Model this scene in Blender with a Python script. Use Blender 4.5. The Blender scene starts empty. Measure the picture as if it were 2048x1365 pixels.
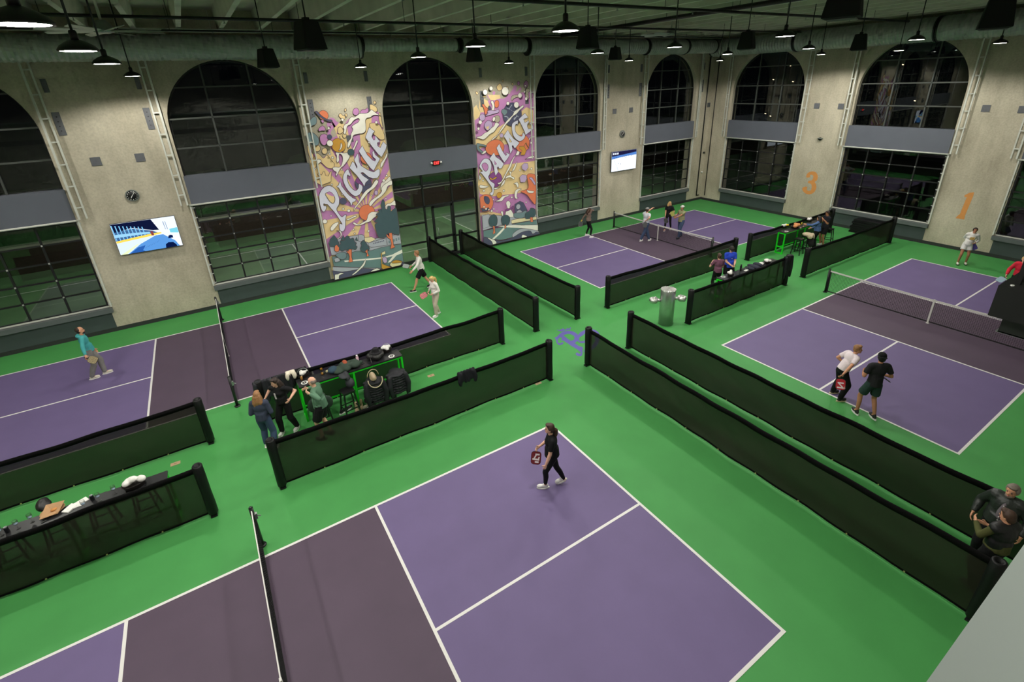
import bpy, bmesh, math, random
import numpy as np
from mathutils import Vector, Matrix
random.seed(7)
SC = bpy.context.scene
COL = SC.collection
PI = math.pi

# ---------------------------------------------------------------- camera
IW, IH = 2048, 1365
CF = 982.34
CPOS = np.array([-5.9964, -8.2403, 8.0921])
PITCH, ROLL, YAW = 1.1758, -0.0417, -0.5466
PPX, PPY = 1.384, -108.483
def _rot():
    cz, sz = math.cos(YAW), math.sin(YAW); cx, sx = math.cos(PITCH), math.sin(PITCH); cy, sy = math.cos(ROLL), math.sin(ROLL)
    Z = np.array([[cz, -sz, 0], [sz, cz, 0], [0, 0, 1]]); X = np.array([[1, 0, 0], [0, cx, -sx], [0, sx, cx]]); Y = np.array([[cy, -sy, 0], [sy, cy, 0], [0, 0, 1]])
    return Z @ X @ Y
RM = _rot()
cam_d = bpy.data.cameras.new('camera'); cam = bpy.data.objects.new('camera', cam_d); COL.objects.link(cam)
cam_d.sensor_width = 36; cam_d.lens = CF / IW * 36
cam_d.shift_x = -PPX / IW; cam_d.shift_y = PPY / IW
cam_d.clip_start = 0.05; cam_d.clip_end = 500
M4 = Matrix.Identity(4)
for i in range(3):
    for j in range(3): M4[i][j] = RM[i, j]
    M4[i][3] = CPOS[i]
cam.matrix_world = M4
SC.camera = cam
# ---------------------------------------------------------------- world, exposure
world = bpy.data.worlds.new('night_sky'); SC.world = world; world.use_nodes = True
world.node_tree.nodes['Background'].inputs[0].default_value = (0.012, 0.016, 0.022, 1)
world.node_tree.nodes['Background'].inputs[1].default_value = 0.12
SC.view_settings.view_transform = 'Standard'; SC.view_settings.look = 'None'
SC.view_settings.exposure = 0.12; SC.view_settings.gamma = 1.0
SC.view_settings.use_curve_mapping = False
SC.cycles.use_denoising = True
SC.cycles.max_bounces = 4; SC.cycles.diffuse_bounces = 3; SC.cycles.glossy_bounces = 3; SC.cycles.transmission_bounces = 2; SC.cycles.transparent_max_bounces = 12
SC.cycles.use_adaptive_sampling = True; SC.cycles.adaptive_threshold = 0.06; SC.cycles.adaptive_min_samples = 8
SC.cycles.sample_clamp_indirect = 6.0
LAMP_POWER = 600.0

# ---------------------------------------------------------------- helpers: a photo position turned into a place in the hall
def ray(x, y):
    a = (x - PPX - IW / 2) / CF; b = (y - PPY - IH / 2) / CF
    return RM @ np.array([a, -b, -1.0])
def at_z(x, y, z=0.0):
    d = ray(x, y); t = (z - CPOS[2]) / d[2]; return Vector(CPOS + t * d)
def at_y(x, y, Y):
    d = ray(x, y); t = (Y - CPOS[1]) / d[1]; return Vector(CPOS + t * d)
def at_x(x, y, X):
    d = ray(x, y); t = (X - CPOS[0]) / d[0]; return Vector(CPOS + t * d)
def pix(P):
    d = (np.array(P) - CPOS) @ RM
    return (IW / 2 + PPX + CF * d[0] / -d[2], IH / 2 + PPY - CF * d[1] / -d[2])

# ---------------------------------------------------------------- materials
MATS = {}
def srgb(r, g, b):
    f = lambda c: (c / 255 / 12.92) if c / 255 <= 0.04045 else ((c / 255 + 0.055) / 1.055) ** 2.4
    return (f(r), f(g), f(b))
def mat(name, rgb, rough=0.6, metal=0.0, var=0.0, scale=6.0, bump=0.0, spec=0.5, coat=0.0, bscale=None, stretch=None):
    """procedural material; rgb is sRGB 0-255; var = brightness variation from a noise"""
    if name in MATS: return MATS[name]
    m = bpy.data.materials.new(name); m.use_nodes = True; nt = m.node_tree; N = nt.nodes; L = nt.links
    b = N['Principled BSDF']; c = srgb(*rgb)
    b.inputs['Roughness'].default_value = rough; b.inputs['Metallic'].default_value = metal
    b.inputs['Specular IOR Level'].default_value = spec; b.inputs['Coat Weight'].default_value = coat
    tc = N.new('ShaderNodeTexCoord'); mp = N.new('ShaderNodeMapping'); L.new(tc.outputs['Object'], mp.inputs[0])
    if stretch: mp.inputs['Scale'].default_value = stretch
    nz = N.new('ShaderNodeTexNoise'); nz.inputs['Scale'].default_value = scale; nz.inputs['Detail'].default_value = 6
    L.new(mp.outputs[0], nz.inputs['Vector'])
    r = N.new('ShaderNodeValToRGB'); v = max(var, 0.02)
    r.color_ramp.elements[0].position = 0.3; r.color_ramp.elements[1].position = 0.7
    r.color_ramp.elements[0].color = tuple(x * (1 - v) for x in c) + (1,); r.color_ramp.elements[1].color = tuple(min(1, x * (1 + v)) for x in c) + (1,)
    L.new(nz.outputs['Fac'], r.inputs[0]); L.new(r.outputs[0], b.inputs['Base Color'])
    if bump:
        n2 = N.new('ShaderNodeTexNoise'); n2.inputs['Scale'].default_value = bscale or scale * 6; L.new(mp.outputs[0], n2.inputs['Vector'])
        bp = N.new('ShaderNodeBump'); bp.inputs['Strength'].default_value = bump; bp.inputs['Distance'].default_value = 0.02
        L.new(n2.outputs['Fac'], bp.inputs['Height']); L.new(bp.outputs[0], b.inputs['Normal'])
    MATS[name] = m
    return m
def emit(name, rgb, strength):
    if name in MATS: return MATS[name]
    m = bpy.data.materials.new(name); m.use_nodes = True; nt = m.node_tree; N = nt.nodes
    N.remove(N['Principled BSDF']); e = N.new('ShaderNodeEmission'); e.inputs[0].default_value = srgb(*rgb) + (1,); e.inputs[1].default_value = strength
    nt.links.new(e.outputs[0], N['Material Output'].inputs[0]); MATS[name] = m
    return m
def screen_cloth(name, rgb, through, scale=260.0):
    """woven windscreen cloth: thread colour with the open share of the weave see-through"""
    m = bpy.data.materials.new(name); m.use_nodes = True; nt = m.node_tree; N = nt.nodes; L = nt.links
    b = N['Principled BSDF']; b.inputs['Base Color'].default_value = srgb(*rgb) + (1,); b.inputs['Roughness'].default_value = 0.7
    b.inputs['Specular IOR Level'].default_value = 0.25
    t = N.new('ShaderNodeBsdfTransparent'); mx = N.new('ShaderNodeMixShader')
    mx.inputs[0].default_value = through
    L.new(b.outputs[0], mx.inputs[1]); L.new(t.outputs[0], mx.inputs[2]); L.new(mx.outputs[0], N['Material Output'].inputs[0])
    MATS[name] = m
    return m
def glass_pane(name, tint, refl, rough=0.015):
    m = bpy.data.materials.new(name); m.use_nodes = True; nt = m.node_tree; N = nt.nodes; L = nt.links
    N.remove(N['Principled BSDF'])
    t = N.new('ShaderNodeBsdfTransparent'); t.inputs[0].default_value = (tint, tint, tint, 1)
    g = N.new('ShaderNodeBsdfGlossy'); g.inputs['Roughness'].default_value = rough; g.inputs[0].default_value = (0.95, 1, 0.97, 1)
    lw = N.new('ShaderNodeLayerWeight'); lw.inputs[0].default_value = 0.5; pw = N.new('ShaderNodeMath'); pw.operation = 'POWER'; pw.inputs[1].default_value = 4.0; L.new(lw.outputs['Facing'], pw.inputs[0])
    ad = N.new('ShaderNodeMath'); ad.operation = 'MULTIPLY_ADD'; ad.use_clamp = True; ad.inputs[1].default_value = 0.8; ad.inputs[2].default_value = refl; L.new(pw.outputs[0], ad.inputs[0])
    bp = N.new('ShaderNodeBump'); bp.inputs['Strength'].default_value = 0.02; bp.inputs['Distance'].default_value = 0.02
    nz = N.new('ShaderNodeTexNoise'); nz.inputs['Scale'].default_value = 0.7; tc = N.new('ShaderNodeTexCoord'); L.new(tc.outputs['Object'], nz.inputs['Vector'])
    L.new(nz.outputs['Fac'], bp.inputs['Height']); L.new(bp.outputs[0], g.inputs['Normal'])
    mx = N.new('ShaderNodeMixShader'); L.new(ad.outputs[0], mx.inputs[0]); L.new(t.outputs[0], mx.inputs[1]); L.new(g.outputs[0], mx.inputs[2])
    L.new(mx.outputs[0], N['Material Output'].inputs[0]); MATS[name] = m
    return m
def concrete(name, rgb, dark):
    m = bpy.data.materials.new(name); m.use_nodes = True; nt = m.node_tree; N = nt.nodes; L = nt.links
    b = N['Principled BSDF']; b.inputs['Roughness'].default_value = 0.85; b.inputs['Specular IOR Level'].default_value = 0.25
    tc = N.new('ShaderNodeTexCoord')
    def noise(sc, det, st):
        mp = N.new('ShaderNodeMapping'); mp.inputs['Scale'].default_value = st; L.new(tc.outputs['Object'], mp.inputs[0])
        z = N.new('ShaderNodeTexNoise'); z.inputs['Scale'].default_value = sc; z.inputs['Detail'].default_value = det; z.inputs['Roughness'].default_value = 0.62
        L.new(mp.outputs[0], z.inputs['Vector']); return z
    a = noise(0.55, 8, (1, 1, 0.6)); s = noise(3.0, 5, (1, 1, 0.12)); f = noise(14, 6, (1, 1, 1))
    r1 = N.new('ShaderNodeValToRGB'); r1.color_ramp.elements[0].position = 0.33; r1.color_ramp.elements[1].position = 0.66
    r1.color_ramp.elements[0].color = srgb(*dark) + (1,); r1.color_ramp.elements[1].color = srgb(*rgb) + (1,)
    L.new(a.outputs['Fac'], r1.inputs[0])
    def mult(prev, tex, lo, p0, p1):
        r = N.new('ShaderNodeValToRGB'); r.color_ramp.elements[0].position = p0; r.color_ramp.elements[1].position = p1
        r.color_ramp.elements[0].color = (lo, lo, lo, 1); r.color_ramp.elements[1].color = (1, 1, 1, 1); L.new(tex.outputs['Fac'], r.inputs[0])
        x = N.new('ShaderNodeMix'); x.data_type = 'RGBA'; x.blend_type = 'MULTIPLY'; x.inputs[0].default_value = 1
        L.new(prev, x.inputs[6]); L.new(r.outputs[0], x.inputs[7]); return x.outputs[2]
    o = mult(r1.outputs[0], s, 0.87, 0.3, 0.6); o = mult(o, f, 0.86, 0.35, 0.6)
    L.new(o, b.inputs['Base Color'])
    bp = N.new('ShaderNodeBump'); bp.inputs['Strength'].default_value = 0.25; bp.inputs['Distance'].default_value = 0.02; L.new(f.outputs['Fac'], bp.inputs['Height']); L.new(bp.outputs[0], b.inputs['Normal'])
    MATS[name] = m
    return m

# ---------------------------------------------------------------- mesh builder
class MB:
    def __init__(s): s.v = []; s.f = []; s.mi = []; s.cur = 0
    def m(s, i): s.cur = i; return s
    def add(s, vs, fs):
        o = len(s.v); s.v += [tuple(x) for x in vs]; s.f += [tuple(i + o for i in f) for f in fs]; s.mi += [s.cur] * len(fs); return s
    def box(s, lo, hi):
        (a, b, c), (d, e, f) = lo, hi
        return s.add([(a, b, c), (d, b, c), (d, e, c), (a, e, c), (a, b, f), (d, b, f), (d, e, f), (a, e, f)],
                     [(0, 3, 2, 1), (4, 5, 6, 7), (0, 1, 5, 4), (1, 2, 6, 5), (2, 3, 7, 6), (3, 0, 4, 7)])
    def cbox(s, c, sz, rz=0.0):
        cs, sn = math.cos(rz), math.sin(rz); vs = []
        for z in (-1, 1):
            for x, y in ((-1, -1), (1, -1), (1, 1), (-1, 1)):
                X, Y = x * sz[0] / 2, y * sz[1] / 2
                vs.append((c[0] + X * cs - Y * sn, c[1] + X * sn + Y * cs, c[2] + z * sz[2] / 2))
        return s.add(vs, [(0, 3, 2, 1), (4, 5, 6, 7), (0, 1, 5, 4), (1, 2, 6, 5), (2, 3, 7, 6), (3, 0, 4, 7)])
    def beam(s, a, b, w, h, up=(0, 0, 1)):
        a, b = Vector(a), Vector(b); d = (b - a).normalized(); u = Vector(up)
        if abs(d.dot(u)) > 0.99: u = Vector((1, 0, 0))
        x = d.cross(u).normalized() * (w / 2); y = x.cross(d).normalized() * (h / 2)
        vs = [p + i * x + j * y for p in (a, b) for i, j in ((-1, -1), (1, -1), (1, 1), (-1, 1))]
        return s.add(vs, [(0, 1, 2, 3), (7, 6, 5, 4), (0, 4, 5, 1), (1, 5, 6, 2), (2, 6, 7, 3), (3, 7, 4, 0)])
    def cyl(s, a, b, r1, r2=None, n=12, cap=True):
        r2 = r1 if r2 is None else r2; a, b = Vector(a), Vector(b); d = (b - a)
        d = d.normalized() if d.length > 1e-9 else Vector((0, 0, 1))
        u = Vector((0, 0, 1)) if abs(d.z) < 0.95 else Vector((1, 0, 0)); x = d.cross(u).normalized(); y = d.cross(x)
        vs = []
        for p, r in ((a, r1), (b, r2)):
            for i in range(n):
                t = 2 * PI * i / n; vs.append(p + x * (r * math.cos(t)) + y * (r * math.sin(t)))
        fs = [(i, (i + 1) % n, n + (i + 1) % n, n + i) for i in range(n)]
        if cap: fs += [tuple(range(n - 1, -1, -1)), tuple(range(n, 2 * n))]
        return s.add(vs, fs)
    def tube(s, pts, r, n=8, cap=True):
        pts = [Vector(p) for p in pts]; k = len(pts); rs = r if isinstance(r, (list, tuple)) else [r] * k
        vs = []; prev = None
        for i, p in enumerate(pts):
            d = (pts[min(i + 1, k - 1)] - pts[max(i - 1, 0)]).normalized()
            if prev is None: u = Vector((0, 0, 1)) if abs(d.z) < 0.9 else Vector((1, 0, 0)); x = d.cross(u).normalized()
            else: x = (prev - d * prev.dot(d)).normalized()
            prev = x; y = d.cross(x)
            for j in range(n):
                t = 2 * PI * j / n; vs.append(p + x * (rs[i] * math.cos(t)) + y * (rs[i] * math.sin(t)))
        fs = [(i * n + j, i * n + (j + 1) % n, (i + 1) * n + (j + 1) % n, (i + 1) * n + j) for i in range(k - 1) for j in range(n)]
        if cap: fs += [tuple(range(n - 1, -1, -1)), tuple(range((k - 1) * n, k * n))]
        return s.add(vs, fs)
    def lathe(s, prof, n=20, c=(0, 0, 0), sx=1.0, sy=1.0):
        vs = [(c[0] + sx * r * math.cos(2 * PI * j / n), c[1] + sy * r * math.sin(2 * PI * j / n), c[2] + z) for r, z in prof for j in range(n)]
        k = len(prof); fs = [(i * n + j, i * n + (j + 1) % n, (i + 1) * n + (j + 1) % n, (i + 1) * n + j) for i in range(k - 1) for j in range(n)]
        fs += [tuple(range(n - 1, -1, -1)), tuple(range((k - 1) * n, k * n))]
        return s.add(vs, fs)
    def ball(s, c, r, n=10, m=6):
        r = r if isinstance(r, (list, tuple)) else (r, r, r); vs = [(c[0], c[1], c[2] - r[2])]
        for i in range(1, m):
            a = -PI / 2 + PI * i / m
            for j in range(n):
                t = 2 * PI * j / n; vs.append((c[0] + r[0] * math.cos(a) * math.cos(t), c[1] + r[1] * math.cos(a) * math.sin(t), c[2] + r[2] * math.sin(a)))
        vs.append((c[0], c[1], c[2] + r[2])); e = len(vs) - 1
        fs = [(0, 1 + (j + 1) % n, 1 + j) for j in range(n)]
        for i in range(m - 2):
            for j in range(n): fs.append((1 + i * n + j, 1 + i * n + (j + 1) % n, 1 + (i + 1) * n + (j + 1) % n, 1 + (i + 1) * n + j))
        fs += [(1 + (m - 2) * n + j, 1 + (m - 2) * n + (j + 1) % n, e) for j in range(n)]
        return s.add(vs, fs)
    def prism(s, poly, d):
        """poly: list of 3-D points (planar), d: extrusion vector"""
        n = len(poly); d = Vector(d); a = [Vector(p) for p in poly]
        return s.add(a + [p + d for p in a], [tuple(range(n - 1, -1, -1)), tuple(range(n, 2 * n))] + [(i, (i + 1) % n, n + (i + 1) % n, n + i) for i in range(n)])
    def mesh(s, name, mats, smooth=False):
        me = bpy.data.meshes.new(name); me.from_pydata(s.v, [], s.f)
        for m in (mats if isinstance(mats, (list, tuple)) else [mats]): me.materials.append(m)
        if any(s.mi): me.polygons.foreach_set('material_index', s.mi)
        bm = bmesh.new(); bm.from_mesh(me); bmesh.ops.recalc_face_normals(bm, faces=bm.faces); bm.to_mesh(me); bm.free()
        if smooth: me.polygons.foreach_set('use_smooth', [True] * len(me.polygons))
        me.update(); return me
    def build(s, name, mats, parent=None, smooth=False, **kw):
        return link(name, s.mesh(name, mats, smooth), parent, **kw)
def link(name, me, parent=None, loc=(0, 0, 0), rot=(0, 0, 0), sc=None):
    o = bpy.data.objects.new(name, me); COL.objects.link(o); o.location = loc; o.rotation_euler = rot
    if sc is not None: o.scale = sc
    if parent is not None: o.parent = parent
    return o
def tag(o, label=None, cat=None, group=None, kind=None):
    if label: o['label'] = label
    if cat: o['category'] = cat
    if group: o['group'] = group
    if kind: o['kind'] = kind
    return o
def thing(name, label, cat, loc=(0, 0, 0), rz=0.0, group=None, kind=None):
    o = bpy.data.objects.new(name, None); COL.objects.link(o); o.location = loc; o.rotation_euler = (0, 0, rz); o.empty_display_size = 0.2
    return tag(o, label, cat, group, kind)
def copy_tree(o, parent=None):
    c = o.copy(); COL.objects.link(c); c.parent = parent
    for ch in list(o.children): copy_tree(ch, c)
    return c
# ================================================================ the hall
XL, XR, YF, YB, ZC = -20.0, 23.15, -14.0, 13.84, 10.75
WT = 0.5                                    # wall thickness
CONC = concrete('concrete', (208, 200, 178), (173, 165, 144))
GREEN = mat('green_court_paint', (69, 147, 75), 0.62, var=0.05, scale=1.2, bump=0.05, bscale=300, spec=0.35)
PURPLE = mat('purple_court_paint', (105, 91, 132), 0.6, var=0.04, scale=1.5, bump=0.05, bscale=300, spec=0.35)
KITCH = mat('dark_purple_court_paint', (82, 67, 84), 0.6, var=0.05, scale=1.5, bump=0.05, bscale=300, spec=0.35)
LINE = mat('white_line_paint', (224, 222, 218), 0.55)
STEELG = mat('grey_painted_panel', (96, 100, 110), 0.5, var=0.05, scale=1.2)
KNEE = mat('slate_green_panel', (62, 72, 72), 0.6, var=0.06, scale=2)
LEDGE = mat('grey_sill_metal', (92, 98, 98), 0.5, var=0.05)
BLACKM = mat('black_metal', (22, 23, 23), 0.45, var=0.05)
GALV = mat('galvanised_metal', (150, 156, 152), 0.35, metal=0.7, var=0.08, scale=8)
PALEM = mat('pale_painted_steel', (206, 208, 198), 0.5, metal=0.1, var=0.08)
HINGE = mat('zinc_hinge', (184, 186, 180), 0.5, metal=0.2)
WHITEM = mat('white_plastic', (228, 228, 222), 0.5)
GLASS = glass_pane('window_glass', 0.8, 0.055)
GLASS2 = glass_pane('arch_glass', 0.55, 0.08)

MB().box((XL, YF, -0.2), (XR, YB + 0.3, 0)).build('floor', GREEN)['kind'] = 'structure'
MB().box((-60, YB + 0.3, -0.35), (60, 60, -0.05)).build('floor_outside', mat('outdoor_green_paint', (104, 132, 96), 0.8, var=0.22, scale=0.5))['kind'] = 'structure'
# low brick wall, hedge and painted lines of the yard outside
og = bpy.data.objects['floor_outside']; MB().box((XR + 0.6, -40, -0.35), (90, YB + 0.3, -0.05)).build('floor_street', mat('asphalt', (36, 38, 38), 0.9, var=0.2))['kind'] = 'structure'
for (a, b) in (((-40, 21.6), (45, 21.66)), ((-40, 15.9), (45, 15.95)), ((-15.2, 15.9), (-15.14, 21.6)), ((-8.2, 15.9), (-8.14, 21.6)), ((-2.6, 15.9), (-2.54, 21.6)), ((6.9, 15.9), (6.96, 21.6)), ((14.0, 15.9), (14.06, 21.6)), ((19.9, 15.9), (19.96, 21.6))):
    MB().box((a[0], a[1], -0.05), (b[0], b[1], -0.046)).build('painted_line', LINE, og)
yw = MB().box((-60, 25.2, -0.05), (60, 25.55, 1.28)).build('wall_yard', mat('dark_brick', (50, 37, 30), 0.9, var=0.3, scale=9, bump=0.3)); yw['kind'] = 'structure'
MB().box((-60, 25.12, 1.28), (60, 25.63, 1.42)).build('coping', mat('pale_coping', (150, 152, 136), 0.8, var=0.1), yw)
HEDGE = mat('dark_hedge', (40, 62, 36), 0.95, var=0.5, scale=5, bump=0.8, bscale=12)
for k in range(9):
    x_ = -34 + 9.0 * k + random.uniform(-1, 1); rr_ = random.uniform(2.0, 3.2); mb = MB().ball((0, 0, rr_ * 0.7), (rr_ * 1.25, rr_ * 0.8, rr_ * 0.8), 16, 10)
    for j in range(14): a_ = random.uniform(0, 6.28); mb.ball((rr_ * math.cos(a_) * 1.0, rr_ * .6 * math.sin(a_), random.uniform(.5, 1.2) * rr_), rr_ * random.uniform(.3, .5), 9, 6)
    tag(mb.build('hedge_shrub', HEDGE, None, True, loc=(x_, 28.6, -0.05)), 'dark rounded shrub beyond the yard wall, %s from the left' % ['first', 'second', 'third', 'fourth', 'fifth', 'sixth', 'seventh', 'eighth', 'last'][k], 'shrub', 'shrubs beyond the yard wall')


# --- walls with arched openings: (centre along the wall) -> pieces
HW, SPR, RAD, SILL = 2.2, 7.05, 2.2, 0.95
def arch_z(t):                              # t = offset from the opening's centre
    return SPR + math.sqrt(max(0.0, RAD * RAD - t * t))
def wall_mesh(centres, a0, a1, place, doors=()):
    """place(u, d, z): u along wall, d depth into the wall"""
    mb = MB(); edges = [a0]
    for c in sorted(centres): edges += [c - HW, c + HW]
    edges.append(a1)
    def slab(u0, u1, z0, z1):
        vs = [place(u, d, z) for d in (0, WT) for u, z in ((u0, z0), (u1, z0), (u1, z1), (u0, z1))]
        mb.add(vs, [(0, 1, 2, 3), (7, 6, 5, 4), (0, 4, 5, 1), (1, 5, 6, 2), (2, 6, 7, 3), (3, 7, 4, 0)])
    for i in range(0, len(edges), 2):
        if edges[i + 1] > edges[i]: slab(edges[i], edges[i + 1], -0.2, ZC + 0.4)
    n = 28
    for c in centres:
        ts = [-RAD * math.cos(PI * k / n) for k in range(n + 1)]
        for k in range(n):
            t0, t1 = ts[k], ts[k + 1]; z0, z1 = arch_z(t0), arch_z(t1)
            vs = [place(c + t, d, z) for d in (0, WT) for t, z in ((t0, z0), (t1, z1), (t1, ZC + 0.4), (t0, ZC + 0.4))]
            mb.add(vs, [(0, 1, 2, 3), (7, 6, 5, 4), (0, 4, 5, 1), (2, 6, 7, 3)])
    return mb
BCEN = [-12.27, -4.40, 3.43, 11.45, 19.40]
RCEN = [10.10, 2.97, -3.96, -10.9]
pb = lambda u, d, z: (u, YB + d, z)
pr = lambda u, d, z: (XR + d, u, z)
wall_mesh(BCEN, XL, XR + WT, pb).build('wall_back', CONC)['kind'] = 'structure'
wall_mesh(RCEN, YF, YB, pr).build('wall_right', CONC)['kind'] = 'structure'
PLASTER = mat('pale_plaster', (150, 150, 140), 0.85, var=0.08, scale=0.6)
MB().box((XL - 0.4, YF, -0.2), (XL, YB + WT, ZC + 0.4)).build('wall_left', CONC)['kind'] = 'structure'
MB().box((XL - 0.4, YF - 0.4, -0.2), (XR + WT, YF, ZC + 0.4)).build('wall_front', PLASTER)['kind'] = 'structure'
# balcony under the photographer: floor slab, front wall below, capped parapet
MB().box((XL, YF, 5.5), (XR, -8.5, 5.8)).build('floor_balcony', mat('balcony_floor', (110, 108, 104), 0.8))['kind'] = 'structure'
MB().box((XL, -8.62, 5.8), (XR, -8.5, 6.82)).box((XL, -8.62, 0.0), (XR, -8.5, 5.5)).build('wall_balcony', PLASTER)['kind'] = 'structure'
MB().box((XL, -8.70, 6.82), (XR, -8.145, 6.9)).box((XL, -8.30, 6.9), (XR, -8.285, 6.91)).build('trim_1', mat('ledge_paint', (158, 168, 162), 0.6, var=0.04, scale=1.5))['kind'] = 'structure'

# --- ceiling: slab with concrete ribs every 1.22 m
ceil = MB().box((XL, YF, ZC), (XR, YB, ZC + 0.3)).build('ceiling', mat('ceiling_concrete', (198, 196, 174), 0.9, var=0.12, scale=0.8)); ceil['kind'] = 'structure'
RIB = mat('rib_concrete', (200, 198, 184), 0.85, var=0.1, scale=1.5)
ribm = MB().add([(-0.07, YF, -0.62), (0.07, YF, -0.62), (0.12, YF, 0), (-0.12, YF, 0), (-0.07, YB - 0.55, -0.62), (0.07, YB - 0.55, -0.62), (0.12, YB - 0.55, 0), (-0.12, YB - 0.55, 0)],
                [(0, 1, 2, 3), (7, 6, 5, 4), (0, 4, 5, 1), (1, 5, 6, 2), (3, 2, 6, 7), (0, 3, 7, 4)]).mesh('rib', RIB)
x = -5.54 - 1.22 * 11
while x < XR - 0.3:
    link('rib', ribm, ceil, (x, 0, ZC)); x += 1.22
MB().box((XL, YB - 0.55, 9.95), (XR, YB - 0.05, ZC)).build('bearing_ledge', CONC, ceil)
MB().box((XL, 12.55, 10.0), (XR - 1.4, 12.63, 10.1)).build('steel_channel', PALEM, ceil)

# --- baseboards
MB().box((XL, YB - 0.03, 0), (XR, YB + 0.02, 0.15)).build('baseboard_back', mat('dark_rubber_base', (44, 46, 46), 0.6))['kind'] = 'structure'
MB().box((XR - 0.03, YF, 0), (XR + 0.02, YB, 0.15)).build('baseboard_right', MATS['dark_rubber_base'])['kind'] = 'structure'

# --- windows and sectional glass doors
def pane_poly(c, u0, u1, z0, z1, place, d, n=10):
    pts = [(u0, z0), (u1, z0)]
    for k in range(n + 1):
        u = u1 + (u0 - u1) * k / n; t = max(-RAD, min(RAD, u - c)); pts.append((u, min(z1, arch_z(t))))
    pts = [p for i, p in enumerate(pts) if i < 2 or p[1] > z0 + 0.02]
    return [place(u, d, z) for u, z in pts] if len(pts) > 3 else None
def arched_window(idx, c, place, nrm, cols=(-0.78, 0.74), rows=(6.3, 7.32, 8.36)):
    w = thing('window_%d' % idx, 'arched window %d' % idx, None, place(c, 0, 0), kind='structure'); del w['label']
    o = Vector(place(c, 0, 0)); P = lambda u, d, z: Vector(place(c + u, d, z)) - o
    d0 = 0.24; z0 = 5.33
    us = [-HW] + list(cols) + [HW]; zs = [z0] + list(rows) + [9.3]
    dv = Vector(nrm) * 0.012
    for i in range(len(us) - 1):
        for j in range(len(zs) - 1):
            poly = pane_poly(0, us[i], us[i + 1], zs[j], zs[j + 1], lambda u, d, z: P(u, d, z), d0 + 0.02)
            if poly: MB().prism(poly, dv).build('pane', GLASS2, w)
    for u in cols:
        MB().beam(P(u, d0, z0), P(u, d0, arch_z(u)), 0.055, 0.09, up=nrm).build('mullion', mat('window_frame_grey', (70, 74, 70), 0.5), w)
    for z in rows:
        hw = HW if z <= SPR else math.sqrt(max(0.01, RAD * RAD - (z - SPR) ** 2))
        MB().beam(P(-hw, d0, z), P(hw, d0, z), 0.055, 0.09, up=nrm).build('transom', MATS['window_frame_grey'], w)
    # rim following the arch
    n = 28; ring = [(-HW, z0)] + [(-RAD * math.cos(PI * k / n), SPR + RAD * math.sin(PI * k / n)) for k in range(n + 1)] + [(HW, z0)]
    inn = [(-HW + 0.06, z0)] + [(-(RAD - 0.06) * math.cos(PI * k / n), SPR + (RAD - 0.06) * math.sin(PI * k / n)) for k in range(n + 1)] + [(HW - 0.06, z0)]
    mb = MB()
    for k in range(len(ring) - 1):
        q = [ring[k], ring[k + 1], inn[k + 1], inn[k]]
        mb.prism([P(u, d0 - 0.03, z) for u, z in q], Vector(nrm) * 0.1)
    mb.build('arch_frame', BLACKM, w)
    # grey spandrel band under the arch
    lo, hi = P(-HW - 0.02, -0.06, 4.24), P(HW + 0.02, 0.35, 5.33)
    MB().box(tuple(min(a, b) for a, b in zip(lo, hi)), tuple(max(a, b) for a, b in zip(lo, hi))).build('spandrel_panel', STEELG, w)
    return w
PANE_W, PANE_H = 1.03, 0.585
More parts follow.
